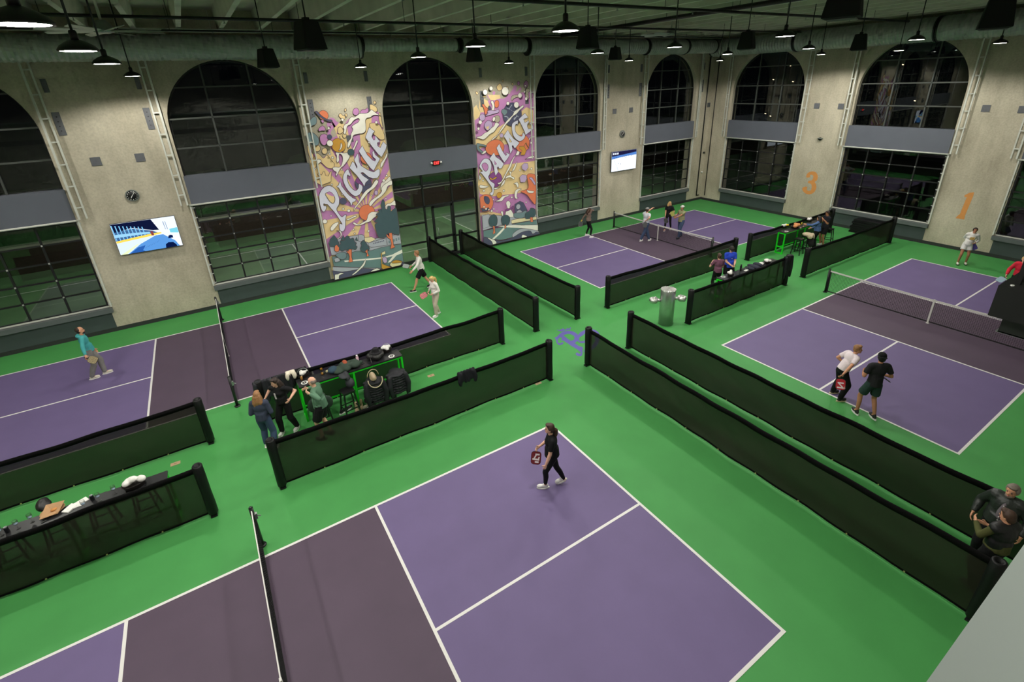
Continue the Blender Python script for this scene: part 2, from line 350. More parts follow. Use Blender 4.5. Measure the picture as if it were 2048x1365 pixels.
def sectional_door(idx, c, place, nrm, tracks=True):
    o = Vector(place(c, 0, 0)); P = lambda u, d, z: Vector(place(c + u, d, z)) - o
    w = thing('door_%d' % idx, None, None, o, kind='structure')
    zb, zt = 1.02, 4.20; ph = (zt - zb) / 5; pw = 2 * 2.17 / 4; dd = 0.05
    cache = sectional_door.cache.setdefault(tuple(nrm), {})
    if not cache:
        nv = Vector(nrm); uv = Vector(place(1, 0, 0)) - Vector(place(0, 0, 0)); Z = Vector((0, 0, 1))
        cache['pane'] = MB().prism([uv * a + Z * b for a, b in ((-pw / 2, -ph / 2), (pw / 2, -ph / 2), (pw / 2, ph / 2), (-pw / 2, ph / 2))], nv * 0.008).mesh('pane', GLASS)
        cache['rail'] = MB().beam(uv * -2.19, uv * 2.19, 0.05, 0.055, up=nrm).mesh('rail', BLACKM)
        cache['stile'] = MB().beam(Z * -(ph / 2), Z * (ph / 2), 0.06, 0.05, up=nrm).mesh('stile', BLACKM)
        cache['hinge'] = MB().beam(Z * -0.025, Z * 0.025, 0.04, 0.04, up=nrm).mesh('hinge', HINGE)
        cache['roller'] = MB().beam(Z * -0.045, Z * 0.045, 0.05, 0.07, up=nrm).add([uv * 0.02 + nv * -0.03 + Z * 0.02, uv * 0.09 + Z * 0.02, uv * 0.09 + Z * -0.02, uv * 0.02 + nv * -0.03 + Z * -0.02], [(0, 1, 2, 3)]).mesh('roller_bracket', HINGE)
    for i in range(4):
        for j in range(5): link('pane', cache['pane'], w, P(-2.17 + pw * (i + 0.5), dd + 0.02, zb + ph * (j + 0.5)))
    for j in range(6): link('rail', cache['rail'], w, P(0, dd, zb + ph * j))
    for i in range(5):
        for j in range(5): link('stile', cache['stile'], w, P(-2.17 + pw * i, dd, zb + ph * (j + 0.5)))
    for i in range(1, 4):
        for j in range(1, 5): link('hinge', cache['hinge'], w, P(-2.17 + pw * i, dd - 0.045, zb + ph * j))
    for s in (-1, 1):
        for j in range(9):
            link('roller_bracket', cache['roller'], w, P(s * 2.23, dd - 0.06, zb + 0.08 + (ph / 2) * j * 1.2))
    # bottom seal bar, torsion bar above, tracks on both sides
    MB().beam(P(-2.2, dd - 0.03, zb - 0.02), P(2.2, dd - 0.03, zb - 0.02), 0.05, 0.06, up=nrm).build('bottom_bar', PALEM, w)
    MB().cyl(P(-2.3, -0.1, 4.27), P(2.3, -0.1, 4.27), 0.035, n=10).build('torsion_bar', PALEM, w, True)
    for s in (-1, 1):
        MB().beam(P(s * 2.27, -0.05, 1.0), P(s * 2.27, -0.05, 4.3), 0.05, 0.09, up=nrm).build('track', PALEM, w)
        if tracks:
            a = 2.34
            MB().beam(P(s * a, -0.16, 4.3), P(s * a, -0.16, 9.25), 0.06, 0.05, up=nrm).build('track', PALEM, w)
            MB().beam(P(s * (a + 0.2), -0.1, 4.3), P(s * (a + 0.2), -0.1, 9.25), 0.05, 0.05, up=nrm).build('angle_iron', PALEM, w)
            for z in np.arange(4.7, 9.2, 0.72):
                MB().beam(P(s * (a - 0.02), -0.13, z), P(s * (a + 0.22), -0.11, z), 0.045, 0.05, up=nrm).beam(P(s * (a + .2), -0.1, z), P(s * (a + .2), 0.02, z), 0.04, 0.04).build('track_bracket', PALEM, w)
    # knee wall with projecting sill
    lo, hi = P(-HW, -0.02, 0.0), P(HW, 0.4, 0.8)
    f = lambda a, b: (tuple(min(p, q) for p, q in zip(a, b)), tuple(max(p, q) for p, q in zip(a, b)))
    MB().box(*f(lo, hi)).build('knee_wall', KNEE, w)
    MB().box(*f(P(-HW - 0.08, -0.14, 0.78), P(HW + 0.08, 0.4, 0.96))).build('sill', LEDGE, w)
    return w
sectional_door.cache = {}
wi = 1
for c in BCEN:
    arched_window(wi, c, pb, (0, 1, 0)); wi += 1
for c in RCEN[:3]:
    arched_window(wi, c, pr, (1, 0, 0)); wi += 1
di = 1
for c in (BCEN[0], BCEN[1], BCEN[3], BCEN[4]):
    sectional_door(di, c, pb, (0, 1, 0)); di += 1
for c in RCEN[:3]:
    sectional_door(di, c, pr, (1, 0, 0)); di += 1
# storefront entrance under the third arch
c0 = BCEN[2]
w = thing('door_%d' % di, None, None, (c0, YB, 0), kind='structure'); di += 1
d0 = 0.2
def bar(x0, z0, x1, z1, wd=0.07, nm='frame_bar'): MB().beam((x0 - c0, d0, z0), (x1 - c0, d0, z1), wd, 0.12, up=(0, 1, 0)).build(nm, BLACKM, w)
xa, xb = c0 - HW, c0 + HW
for x in (xa + 0.04, 2.72, 4.24, xb - 0.04): bar(x, 0, x, 4.24)
for z in (0.05, 0.93, 1.9, 2.68, 3.63): bar(xa, z, 2.72, z, 0.06); bar(4.24, z, xb, z, 0.06)
for z in (2.68, 3.63): bar(2.72, z, 4.24, z, 0.08)
def pane(x0, x1, z0, z1, par=w, off=c0): return MB().box((x0 - off, d0 - 0.006, z0), (x1 - off, d0 + 0.006, z1)).build('pane', GLASS, par)
for x0, x1 in ((xa, 2.72), (4.24, xb)):
    for z0, z1 in ((0.05, .93), (.93, 1.9), (1.9, 2.68), (2.68, 3.63), (3.63, 4.24)): pane(x0, x1, z0, z1)
for z0, z1 in ((2.68, 3.63), (3.63, 4.24)): pane(2.72, 4.24, z0, z1)
pane(2.72, 3.1, 0, 2.68)
leaf = MB()
for a, b in (((3.14, 0.03), (3.14, 2.62)), ((4.16, 0.03), (4.16, 2.62)), ((3.10, 2.58), (4.2, 2.58)), ((3.1, 0.12), (4.2, 0.12)), ((3.1, 1.0), (4.2, 1.0))):
    leaf.beam((a[0] - c0, d0, a[1]), (b[0] - c0, d0, b[1]), 0.11, 0.08, up=(0, 1, 0))
lf = leaf.build('door_leaf', BLACKM, w)
pane(3.18, 4.12, 0.17, 0.96, lf); pane(3.18, 4.12, 1.04, 2.54, lf)
MB().tube([(3.3 - c0, d0 - 0.05, 1.15), (3.3 - c0, d0 - 0.11, 1.18), (3.3 - c0, d0 - 0.11, 1.5), (3.3 - c0, d0 - 0.05, 1.53)], 0.014).build('door_handle', GALV, lf, True)
MB().box((3.15 - c0, d0 - 0.1, 2.64), (3.75 - c0, d0 - 0.04, 2.7)).build('door_closer', BLACKM, lf)

# --- wall plates, conduits in the corner
PLATE = mat('grey_embed_plate', (98, 100, 104), 0.55, var=0.1, scale=6)
def plate(u, z, pl, nrm, w=0.28, h=0.28, bolts=False):
    par = bpy.data.objects['wall_back' if nrm[1] else 'wall_right']
    P = lambda a, d, b: Vector(pl(u + a, d, z + b))
    o = MB().prism([P(a, 0.01, b) for a, b in ((-w / 2, -h / 2), (w / 2, -h / 2), (w / 2, h / 2), (-w / 2, h / 2))], Vector(nrm) * -0.03).build('steel_plate', PLATE, par)
    if bolts:
        for k in (-0.3, -0.1, 0.1, 0.3): MB().cyl(P(0, -0.01, k * h), P(0, -0.04, k * h), 0.016, n=8).build('bolt', BLACKM, o)
for u, z in ((-8.96, 6.14), (-7.72, 6.14), (14.72, 6.32), (16.01, 6.32), (22.95, 6.22), (-0.35, 6.14)): plate(u, z, pb, (0, 1, 0))
for u in BCEN:
    for s in (-1, 1):
        for z in (7.4, 8.55): plate(u + s * 2.72, z, pb, (0, 1, 0), 0.2 if z < 8 else 0.14, 0.72 if z < 8 else 0.4, z < 8)
for u, z in ((7.04, 6.25), (5.8, 6.25), (-0.08, 6.26), (-1.26, 6.24)): plate(u, z, pr, (1, 0, 0))
wb = bpy.data.objects['wall_back']; wr = bpy.data.objects['wall_right']
MB().tube([(22.62, YB - 0.05, 9.9), (22.62, YB - 0.05, 0.34), (22.86, YB - 0.05, 0.34)], 0.035).build('conduit', BLACKM, wb, True)
MB().tube([(XR - 0.05, 13.5, 9.9), (XR - 0.05, 13.5, 0.33)], 0.028).build('conduit', BLACKM, wr, True)
for z in (1.9, 3.2): MB().cyl((22.95, YB, z), (22.95, YB - 0.09, z), 0.06, n=10).build('alarm_bell', BLACKM if z > 2 else WHITEM, wb, True)
# ================================================================ courts
def court(x0, y0, label):
    L, Wd, K = 13.41, 6.096, 2.134
    t = thing('pickleball_court', label, 'court', (x0, y0, 0), group='painted courts')
    for a, b in ((0, L / 2 - K), (L / 2 + K, L)): MB().box((a, 0, 0), (b, Wd, 0.003)).build('playing_surface', PURPLE, t)
    MB().box((L / 2 - K, 0, 0), (L / 2 + K, Wd, 0.003)).build('kitchen_zone', KITCH, t)
    h = 0.026
    def ln(n, a, b): MB().box((a[0], a[1], 0.003), (b[0], b[1], 0.006)).build(n, LINE, t)
    for y in (0, Wd): ln('sideline', (-h, y - h), (L + h, y + h))
    for x in (0, L): ln('baseline', (x - h, h), (x + h, Wd - h))
    for x in (L / 2 - K, L / 2 + K): ln('kitchen_line', (x - h, h), (x + h, Wd - h))
    for a, b in ((h, L / 2 - K - h), (L / 2 + K + h, L - h)): ln('centre_line', (a, Wd / 2 - h), (b, Wd / 2 + h))
    return t
CA = (-13.41, -6.096); CB = (-13.40, 6.0); CC = (6.93, 5.98); CD = (6.87, -6.03)
court(*CA, 'nearest purple court, in front, with a lone woman walking on it')
court(*CB, 'purple court at the back left beside the television wall and PICKLE mural')
court(*CC, 'purple court at the back corner where three players meet at the net')
court(*CD, 'purple court at the right, below the numeral 1 on the pier')
WTAPE = mat('white_net_tape', (214, 212, 206), 0.7); NETB = mat('black_net_cord', (24, 24, 26), 0.8); POSTB = mat('black_post', (26, 27, 28), 0.4)
def net(x, y0, label, half=3.35):
    yc = y0 + 3.048; t = thing('pickleball_net', label, 'net', (x, yc, 0.007), group='court nets')
    zt = lambda y: 0.86 + 0.055 * (abs(y) / half) ** 1.6
    for s in (-1, 1):
        p = MB().cyl((0, s * half, 0), (0, s * half, 0.96), 0.038, n=14).cyl((0, s * half, 0.96), (0, s * half, 0.985), 0.038, 0.02, n=14).cyl((0, s * half, 0), (0, s * half, 0.02), 0.075, n=16).build('post', POSTB, t, True)
        MB().cbox((0.045, s * half, 0.74), (0.05, 0.06, 0.12)).cyl((0.06, s * half, 0.74), (0.12, s * half, 0.7), 0.012, n=6).build('crank', GALV, p)
    mb = MB(); r = 0.0022; ys = np.arange(-half + 0.06, half - 0.05, 0.05)
    for y in ys: mb.beam((0, y, 0.07), (0, y, zt(y) - 0.02), r * 2, r * 2, up=(1, 0, 0))
    for z in np.arange(0.1, 0.86, 0.05):
        seg = np.linspace(-half + 0.05, half - 0.05, 15)
        for a, b in zip(seg[:-1], seg[1:]): mb.beam((0, a, z * zt(a) / 0.88), (0, b, z * zt(b) / 0.88), r * 2, r * 2, up=(1, 0, 0))
    n = mb.build('netting', NETB, t); n['kind'] = 'stuff'
    def strip(name, z0f, z1f, th, m):
        k = 24; ys = np.linspace(-half + 0.04, half - 0.04, k); vs = []; fs = []
        for y in ys:
            for xx in (-th / 2, th / 2):
                for z in (z0f(y), z1f(y)): vs.append((xx, y, z))
        for i in range(k - 1):
            a, b = i * 4, i * 4 + 4
            fs += [(a, a + 1, b + 1, b), (a + 2, b + 2, b + 3, a + 3), (a + 1, a + 3, b + 3, b + 1), (a, b, b + 2, a + 2)]
        MB().add(vs, fs).build(name, m, t)
    strip('top_tape', lambda y: zt(y) - 0.055, lambda y: zt(y), 0.016, WTAPE)
    strip('bottom_tape', lambda y: 0.05, lambda y: 0.085, 0.014, NETB)
    for s in (-1, 1): MB().box((-0.006, s * (half - 0.06) - 0.02, 0.05), (0.006, s * (half - 0.06) + 0.02, zt(half) - 0.01)).build('side_tape', NETB, t)
    MB().box((-0.016, -0.026, 0.012), (-0.009, 0.026, 0.875)).box((0.009, -0.026, 0.012), (0.016, 0.026, 0.875)).box((-0.016, -0.026, 0.868), (0.016, 0.026, 0.876)).box((-0.03, -0.04, 0), (0.03, 0.04, 0.014)).build('centre_strap', WTAPE, t)
    return t
net(CA[0] + 6.705, CA[1], 'net across the nearest court, seen almost end on')
net(CB[0] + 6.705, CB[1], 'net across the back left court beside the chatting group')
net(CC[0] + 6.705, CC[1], 'net across the back corner court with a man pointing beside it')
net(CD[0] + 6.705, CD[1], 'net across the right hand court, running behind the hanging loudspeaker')

# ================================================================ windscreen dividers
CLOTH = screen_cloth('black_windscreen_cloth', (32, 31, 21), 0.07)
HEM = mat('black_hem_webbing', (7, 7, 7), 0.85, spec=0.1); PAD = mat('black_vinyl_pad', (13, 13, 14), 0.5, bump=0.1, spec=0.3, bscale=30); BRASS = mat('brass_eyelet', (190, 186, 120), 0.4, metal=0.5)
eye_m = MB().lathe([(0.006, -0.004), (0.016, -0.004), (0.016, 0.004), (0.006, 0.004)], 8).mesh('eyelet', BRASS)
SCR_H = 1.25
def divider(p0, p1, label, seed, pads=(True, True)):
    p0, p1 = Vector(p0 + (0,)), Vector(p1 + (0,)); L = (p1 - p0).length; rz = math.atan2(p1.y - p0.y, p1.x - p0.x)
    t = thing('divider_screen', label, 'divider', p0, rz, group='court divider screens'); rng = random.Random(seed)
    nx, nz = max(12, int(L / 0.12)), 12; ph = [rng.uniform(0, 6.28) for _ in range(6)]; am = [rng.uniform(0.4, 1) for _ in range(4)]
    base = 0.07
    def top(x): return SCR_H - 0.05 * math.sin(PI * x / L) - 0.012 * math.sin(x * 3.1 + ph[0]) * am[0]
    def off(x, f):
        e = math.sin(PI * min(1, max(0, x / L))) ** 0.5
        return e * (0.06 * math.sin(PI * f) * math.sin(x * 0.9 + ph[1]) + 0.045 * am[1] * math.sin(x * 2.3 - f * 5 + ph[2]) * (0.3 + f) * (1.2 - f) + 0.016 * am[2] * math.sin(x * 5.5 + f * 9 + ph[3]))
    vs = []
    for i in range(nx + 1):
        x = L * i / nx
        for j in range(nz + 1):
            f = j / nz; vs.append((x, off(x, f), base + (top(x) - 0.06 - base) * f))
    fs = [(i * (nz + 1) + j, (i + 1) * (nz + 1) + j, (i + 1) * (nz + 1) + j + 1, i * (nz + 1) + j + 1) for i in range(nx) for j in range(nz)]
    MB().add(vs, fs).build('screen_cloth', CLOTH, t, True)
    mb = MB(); pts = [(L * i / nx, off(L * i / nx, 1.0), top(L * i / nx)) for i in range(nx + 1)]; v2 = []; f2 = []
    for (x, y, z) in pts:
        v2 += [(x, y - 0.014, z - 0.11), (x, y - 0.022, z), (x, y + 0.022, z), (x, y + 0.014, z - 0.11)]
    for i in range(nx):
        a, b = 4 * i, 4 * i + 4; f2 += [(a + k, b + k, b + (k + 1) % 4, a + (k + 1) % 4) for k in range(4)]
    mb.add(v2, f2).build('top_hem', HEM, t, True)
    mb = MB(); v2 = []; f2 = []
    for i in range(nx + 1):
        x = L * i / nx; y = off(x, 0); v2 += [(x, y - 0.006, base - 0.015), (x, y - 0.006, base + 0.025), (x, y + 0.006, base + 0.025), (x, y + 0.006, base - 0.015)]
    for i in range(nx):
        a, b = 4 * i, 4 * i + 4; f2 += [(a + k, b + k, b + (k + 1) % 4, a + (k + 1) % 4) for k in range(4)]
    mb.add(v2, f2).build('bottom_hem', HEM, t)
    k = int(L / 0.85)
    for i in range(1, k):
        x = L * i / k
        link('eyelet', eye_m, t, (x, off(x, 0) - 0.012, base + 0.005), (PI / 2, 0, 0))
    for x, on in ((0, pads[0]), (L, pads[1])):
        if not on:
            MB().cyl((x, 0, 0), (x, 0, SCR_H), 0.025, n=10).build('post', POSTB, t, True); continue
        n = 20; prof = []
        for z, r in ((0.05, 0.085), (0.07, 0.098), (0.3, 0.1), (0.62, 0.095), (1.0, 0.1), (SCR_H + 0.03, 0.098), (SCR_H + 0.05, 0.085), (SCR_H + 0.045, 0.055), (SCR_H - 0.02, 0.05)): prof.append((r, z))
        pd = MB().lathe(prof, n, (x, 0, 0), sx=0.95, sy=1.1).build('post_pad', PAD, t, True)
        MB().cyl((x, 0, 0), (x, 0, SCR_H - 0.005), 0.03, n=10).build('post', POSTB, t, True)
        MB().cbox((x, 0.105, 0.65), (0.05, 0.012, 1.14)).build('pad_flap', HEM, pd)
        MB().cbox((x, 0, 0.02), (0.12, 0.22, 0.03)).cyl((x - 0.05, 0.14, 0.0), (x + 0.05, 0.14, 0.0), 0.0, n=6).build('foot_plate', POSTB, t)
    return t
Y1, Y2, X1, X2 = 1.72, 4.38, 2.60, 4.36
divider((-14.6, Y2), (-7.40, Y2), 'black divider screen along the left half of the back left court', 1, (False, True))
divider((-14.6, Y1), (-7.46, Y1), 'black divider screen in front of the long table at the left edge', 2, (False, True))
divider((-6.12, Y1), (1.19, Y1), 'black divider screen along the nearest court with a dark jacket hung over it', 3)
divider((-6.06, Y2), (1.17, Y2), 'black divider screen behind the table crowded with coats and bags', 4)
divider((X1, 4.42), (X1, 13.6), 'black divider screen running from the entrance past the white clad players', 5)
divider((X2, 4.33), (X2, 13.62), 'black divider screen from the entrance along the end of the back corner court', 6)
divider((5.86, Y2), (13.45, Y2), 'black divider screen along the back corner court behind the man in blue', 7)
divider((7.22, Y1), (13.05, Y1), 'black divider screen beside the steel fountain with a jacket over its end', 8)
divider((14.52, Y2), (21.6, Y2), 'black divider screen behind the far bar table with flowers', 9)
divider((14.42, Y1), (22.0, Y1), 'black divider screen along the right hand court, far end near the wall', 10)
divider((X1, 1.66), (X1, -7.6), 'long black divider screen bordering the nearest court on its right', 11)
divider((X2, 1.70), (X2, -8.2), 'long black divider screen behind the pair on the right hand court', 12, (True, False))
# ================================================================ things hanging from the ceiling
LENS = emit('lamp_lens', (255, 250, 238), 30.0)
DOMEB = mat('black_lamp_dome', (24, 24, 24), 0.4); ROD = mat('black_rod', (18, 18, 18), 0.5)
lamp_meshes = {}
def lamp_parts():
    D = lamp_meshes
    D['dome'] = MB().lathe([(0.03, 0.13), (0.06, 0.125), (0.12, 0.10), (0.19, 0.055), (0.225, 0.01), (0.225, -0.012), (0.205, -0.012), (0.2, 0.0), (0.1, 0.03), (0.0, 0.035)], 28).mesh('dome', DOMEB, True)
    D['driver'] = MB().lathe([(0.0, 0.24), (0.035, 0.24), (0.045, 0.22), (0.045, 0.12), (0.0, 0.12)], 14).mesh('driver_housing', DOMEB, True)
    D['lens'] = MB().lathe([(0.0, 0.004), (0.198, 0.004), (0.198, -0.008), (0.0, -0.012)], 28).mesh('lens', LENS)
    D['light'] = l = bpy.data.lights.new('lamp_light', 'SPOT'); l.energy = LAMP_POWER; l.spot_size = math.radians(158); l.spot_blend = 0.3; l.shadow_soft_size = 0.16; l.color = (1.0, 0.97, 0.90)
lamp_parts()
def lamp(loc, label, group='pendant lamps'):
    t = thing('pendant_lamp', label, 'lamp', loc, group=group); D = lamp_meshes
    link('dome', D['dome'], t); link('driver_housing', D['driver'], t); link('lens', D['lens'], t)
    MB().cyl((0, 0, 0.23), (0, 0, ZC - loc[2] - 0.02), 0.016, n=8).build('stem', ROD, t, True)
    MB().lathe([(0.0, 0), (0.05, 0), (0.07, 0.04), (0.0, 0.04)], 12, (0, 0, ZC - loc[2] - 0.04)).build('canopy', ROD, t, True)
    o = bpy.data.objects.new('lamp_light', D['light']); COL.objects.link(o); o.parent = t; o.location = (0, 0, -0.03)
    return t
LH = 8.7
LAMPS = [((42, 47), 'glowing pendant lamp in the top left corner, largest in view'), ((157, 101), 'pendant lamp second from the top left corner in the receding row'),
 ((214, 127), 'pendant lamp third in the row that recedes along the left'), ((265, 152), 'smallest pendant lamp of the left row, above the left clock'),
 ((722, 134), 'small pendant lamp in front of the concrete above PICKLE'), ((837, 114), 'pendant lamp overlapping the top of the entrance arch'),
 ((951, 92), 'pendant lamp between entrance arch and PALACE mural, above a black speaker'), ((1131, 61), 'glowing pendant lamp nearest the top, above the arch right of PALACE'),
 ((1018, 126), 'tiny pendant lamp just above the PALACE mural'), ((1195, 106), 'pendant lamp at the right shoulder of the arch after PALACE'),
 ((1258, 121), 'tiny pendant lamp above the small television'), ((1349, 94), 'pendant lamp above the last arch of the back wall'),
 ((1455, 108), 'dim pendant lamp at the corner where the walls meet'), ((1440, 121), 'tiniest pendant lamp low in the room corner'),
 ((1570, 72), 'bright pendant lamp above the first arch of the right wall'), ((1617, 97), 'pendant lamp at the right shoulder of the first right wall arch'),
 ((1642, 109), 'dim pendant lamp above the pier with numeral 3'), ((1833, 79), 'pendant lamp at the crown of the arch between numerals 3 and 1'),
 ((1798, 101), 'dim pendant lamp against the left side of that wide right arch'), ((2000, 86), 'pendant lamp above the pier with numeral 1')]
ROWH = {42: 0, 157: 0, 214: 0, 265: 0, 722: .11, 837: .11, 951: .11, 1131: .11, 1018: .15, 1195: .15, 1349: .15, 1570: .15, 1258: .12, 1455: .12, 1617: .10, 1833: .12}
for (px, py), lb in LAMPS: lamp(at_z(px, py, LH + ROWH.get(px, 0.04 if px < 1700 else 0.0)), lb)
# the same rows go on above and to the left, out of the photograph
lamp((-1.3, -5.6, LH), 'pendant lamp over the near end of the nearest court, above the picture', 'pendant lamps out of the picture')
for x in (-12.0, -3.6, 4.0, 12.0):  # unseen lamps added over the balcony to brighten the parapet ledge
    lamp((x, -10.6, LH), 'pendant lamp over the balcony behind the photographer', 'pendant lamps out of the picture')
for y in (-2.2, 1.0, 4.2, 11.0):
    lamp((-13.0, y, LH), 'pendant lamp over the left end of the courts, beyond the picture', 'pendant lamps out of the picture')

# floodlights on the outer face of the back wall, lighting the yard
for k, x in enumerate((-8.34, -0.48, 7.44, 15.42)):
    t = thing('wall_floodlight', ['yard floodlight outside behind the racing television', 'yard floodlight outside behind the PICKLE mural', 'yard floodlight outside behind the PALACE mural', 'yard floodlight outside behind the hockey television'][k], 'lamp', (x, YB + WT, 7.6), group='yard floodlights')
    MB().box((-0.15, 0, -0.1), (0.15, 0.2, 0.1)).build('housing', BLACKM, t); MB().box((-0.12, 0.2, -0.07), (0.12, 0.21, 0.07)).build('lens', LENS, t)
    ld = bpy.data.lights.new('flood_light', 'SPOT'); ld.energy = 1900; ld.spot_size = math.radians(140); ld.spot_blend = 0.6; ld.shadow_soft_size = 0.15; ld.color = (0.92, 1.0, 0.86)
    o = bpy.data.objects.new('flood_light', ld); COL.objects.link(o); o.parent = t; o.location = (0, 0.24, 0); o.rotation_euler = (math.radians(38), 0, 0)
# black tapered pendant loudspeakers
SPK = mat('black_speaker_cloth', (17, 17, 17), 0.8, bump=0.2, bscale=200)
def speaker(px, py, ptop, wbot, label):
    """px,py: middle of its lower rim in the photo"""
    h = 0.5; c = Vector(CPOS + ray(px, py) * (CF * 0.46 / ptop)); z0 = c.z; t = thing('pendant_speaker', label, 'speaker', c, math.radians(20), group='hanging speakers')
    n = 4; k = 0.92
    def ring(w, z, r=0.03):
        pts = []
        for i, (sx, sy) in enumerate(((1, 1), (-1, 1), (-1, -1), (1, -1))):
            for a in np.linspace(0, PI / 2, 4): 
                an = a + i * PI / 2; pts.append((sx * (w / 2 - r) + r * math.cos(an), sy * (w / 2 - r) + r * math.sin(an), z))
        return pts
    rings = [ring(0.40 * k, 0), ring(0.5 * k, 0.012), ring(0.5 * k, 0.04), ring(0.36 * k, h * 0.97), ring(0.32 * k, h)]
    m = len(rings[0]); vs = sum(rings, []); fs = [(i * m + j, i * m + (j + 1) % m, (i + 1) * m + (j + 1) % m, (i + 1) * m + j) for i in range(len(rings) - 1) for j in range(m)]
    fs += [tuple(range(m - 1, -1, -1)), tuple(range((len(rings) - 1) * m, len(rings) * m))]
    MB().add(vs, fs).build('cabinet', SPK, t)
    MB().cyl((0, 0, h), (0, 0, ZC - z0), 0.014, n=8).build('stem', ROD, t, True)
    MB().cbox((0, 0, h + 0.03), (0.1, 0.1, 0.06)).build('mount', ROD, t)
    MB().box((-0.2 * k, -0.2 * k, -0.01), (0.2 * k, 0.2 * k, 0.005)).build('grille', mat('grey_grille', (60, 62, 62), 0.6), t)
SPK_AT = [((622, 101), 48, 'large black pendant speaker in front of the duct left of centre'), ((538, 136), 32, 'black pendant speaker at the right shoulder of the second arch'),
 ((949, 124), 25, 'black pendant speaker hanging under the lamp left of PALACE'), ((1175, 98), 35, 'black pendant speaker in front of the duct above the third arch'),
 ((1230, 120), 21, 'small black pendant speaker to the right of the third arch'), ((1492, 99), 29, 'black pendant speaker at the bend of the duct above the corner'),
 ((1716, 101), 27, 'black pendant speaker above and left of the widest right arch'), ((1683, 38), 65, 'black pendant speaker cut by the top edge, right of centre'),
 ((1987, 58), 53, 'black pendant speaker in front of the duct near the top right corner')]
for (a, b), k, lb in SPK_AT: speaker(a, b, k, 0, lb)

# spiral ducts
DUCT = mat('duct_metal', (168, 174, 168), 0.42, metal=0.3, var=0.12, scale=3)
def duct(label, segs, axis, fixed, zc):
    """segs: (from, to, radius)"""
    t = thing('air_duct', label, 'duct', (0, 0, 0))
    for a, b, r in segs:
        n = 24; k = int(abs(b - a) / 0.08); vs = []; fs = []
        for i in range(k + 1):
            u = a + (b - a) * i / k; rr = r + (0.022 if i % 2 else 0)
            for j in range(n):
                an = 2 * PI * j / n + i * 0.03
                p, q = rr * math.cos(an), rr * math.sin(an); zz = zc + (0.38 - r) * 0.6
                vs.append((u, fixed + p, zz + q) if axis == 'x' else (fixed + p, u, zz + q))
        fs = [(i * n + j, i * n + (j + 1) % n, (i + 1) * n + (j + 1) % n, (i + 1) * n + j) for i in range(k) for j in range(n)]
        fs += [tuple(range(n)), tuple(range(k * n, k * n + n))]
        MB().add(vs, fs).build('duct_section', DUCT, t)
        for u in (a, b):
            for_a = (u - 0.03, fixed, zz) if axis == 'x' else (fixed, u - 0.03, zz); to_b = (u + 0.03, fixed, zz) if axis == 'x' else (fixed, u + 0.03, zz)
            MB().cyl(for_a, to_b, r + 0.035, n=24).build('flange', BLACKM, t)
        for u in np.arange(a + 1.2, b - 0.5, 2.6):
            if axis == 'x':
                MB().box((u - 0.38, fixed - 0.5 * r, zz - r - 0.02), (u + 0.38, fixed - 0.1, zz - r * 0.85)).build('air_grille', PALEM, t)
                MB().cyl((u + 1, fixed, zz + r), (u + 1, fixed, ZC), 0.008, n=6).build('hanger_rod', PALEM, t)
            else: MB().cyl((fixed, u + 1, zz + r), (fixed, u + 1, ZC), 0.008, n=6).build('hanger_rod', PALEM, t)
    return t
duct('spiral air duct along the top of the back wall, stepping in width', [(-19.8, 0.4, 0.38), (0.5, 4.6, 0.24), (4.8, 8.2, 0.27), (8.3, 16.0, 0.36), (16.1, 19.2, 0.38), (19.3, 21.75, 0.36)], 'x', 13.05, 9.58)
duct('wide spiral air duct along the top of the right wall', [(-13.8, 2.0, 0.48), (2.1, 8.2, 0.48), (8.3, 13.4, 0.46)], 'y', 22.35, 9.56)

# sprinkler pipes
for k, (y, z, r) in enumerate(((7.8, 9.88, 0.04), (3.05, 9.88, 0.045), (-3.5, 9.88, 0.045), (12.45, 10.03, 0.03))):
    t = thing('sprinkler_pipe', ['thin black sprinkler pipe crossing below the ribs, the farther one', 'thin black sprinkler pipe crossing above the lamps, the nearer one', 'black sprinkler pipe above the photographer, outside the picture', 'thin black pipe running just above the back wall duct'][k], 'pipe', (0, y, z))
    MB().cyl((XL + 0.1, 0, 0), (XR - 1.4, 0, 0), r, n=10).build('pipe_run', ROD, t, True)
    for x in np.arange(-18, 18.6, 3.05):
        MB().cyl((x, 0, 0), (x, 0, ZC - z), 0.008, n=6).build('hanger_rod', ROD, t)
        MB().cyl((x + 1.2, 0, 0), (x + 1.2, 0, -0.1), 0.012, n=6).cyl((x + 1.2, 0, -0.1), (x + 1.2, 0, -0.115), 0.03, n=8).build('sprinkler_head', GALV, t)
t = thing('main_pipe', 'thick black pipe running away across the ceiling towards the back corner', 'pipe', (9.75, 0, 10.01))
MB().cyl((0, YF + 0.1, 0), (0, 12.3, 0), 0.075, n=12).build('pipe_run', ROD, t, True)
for y in np.arange(-12, 12, 3): MB().cyl((0, y, 0), (0, y, ZC - 10.01), 0.01, n=6).build('hanger_rod', ROD, t)

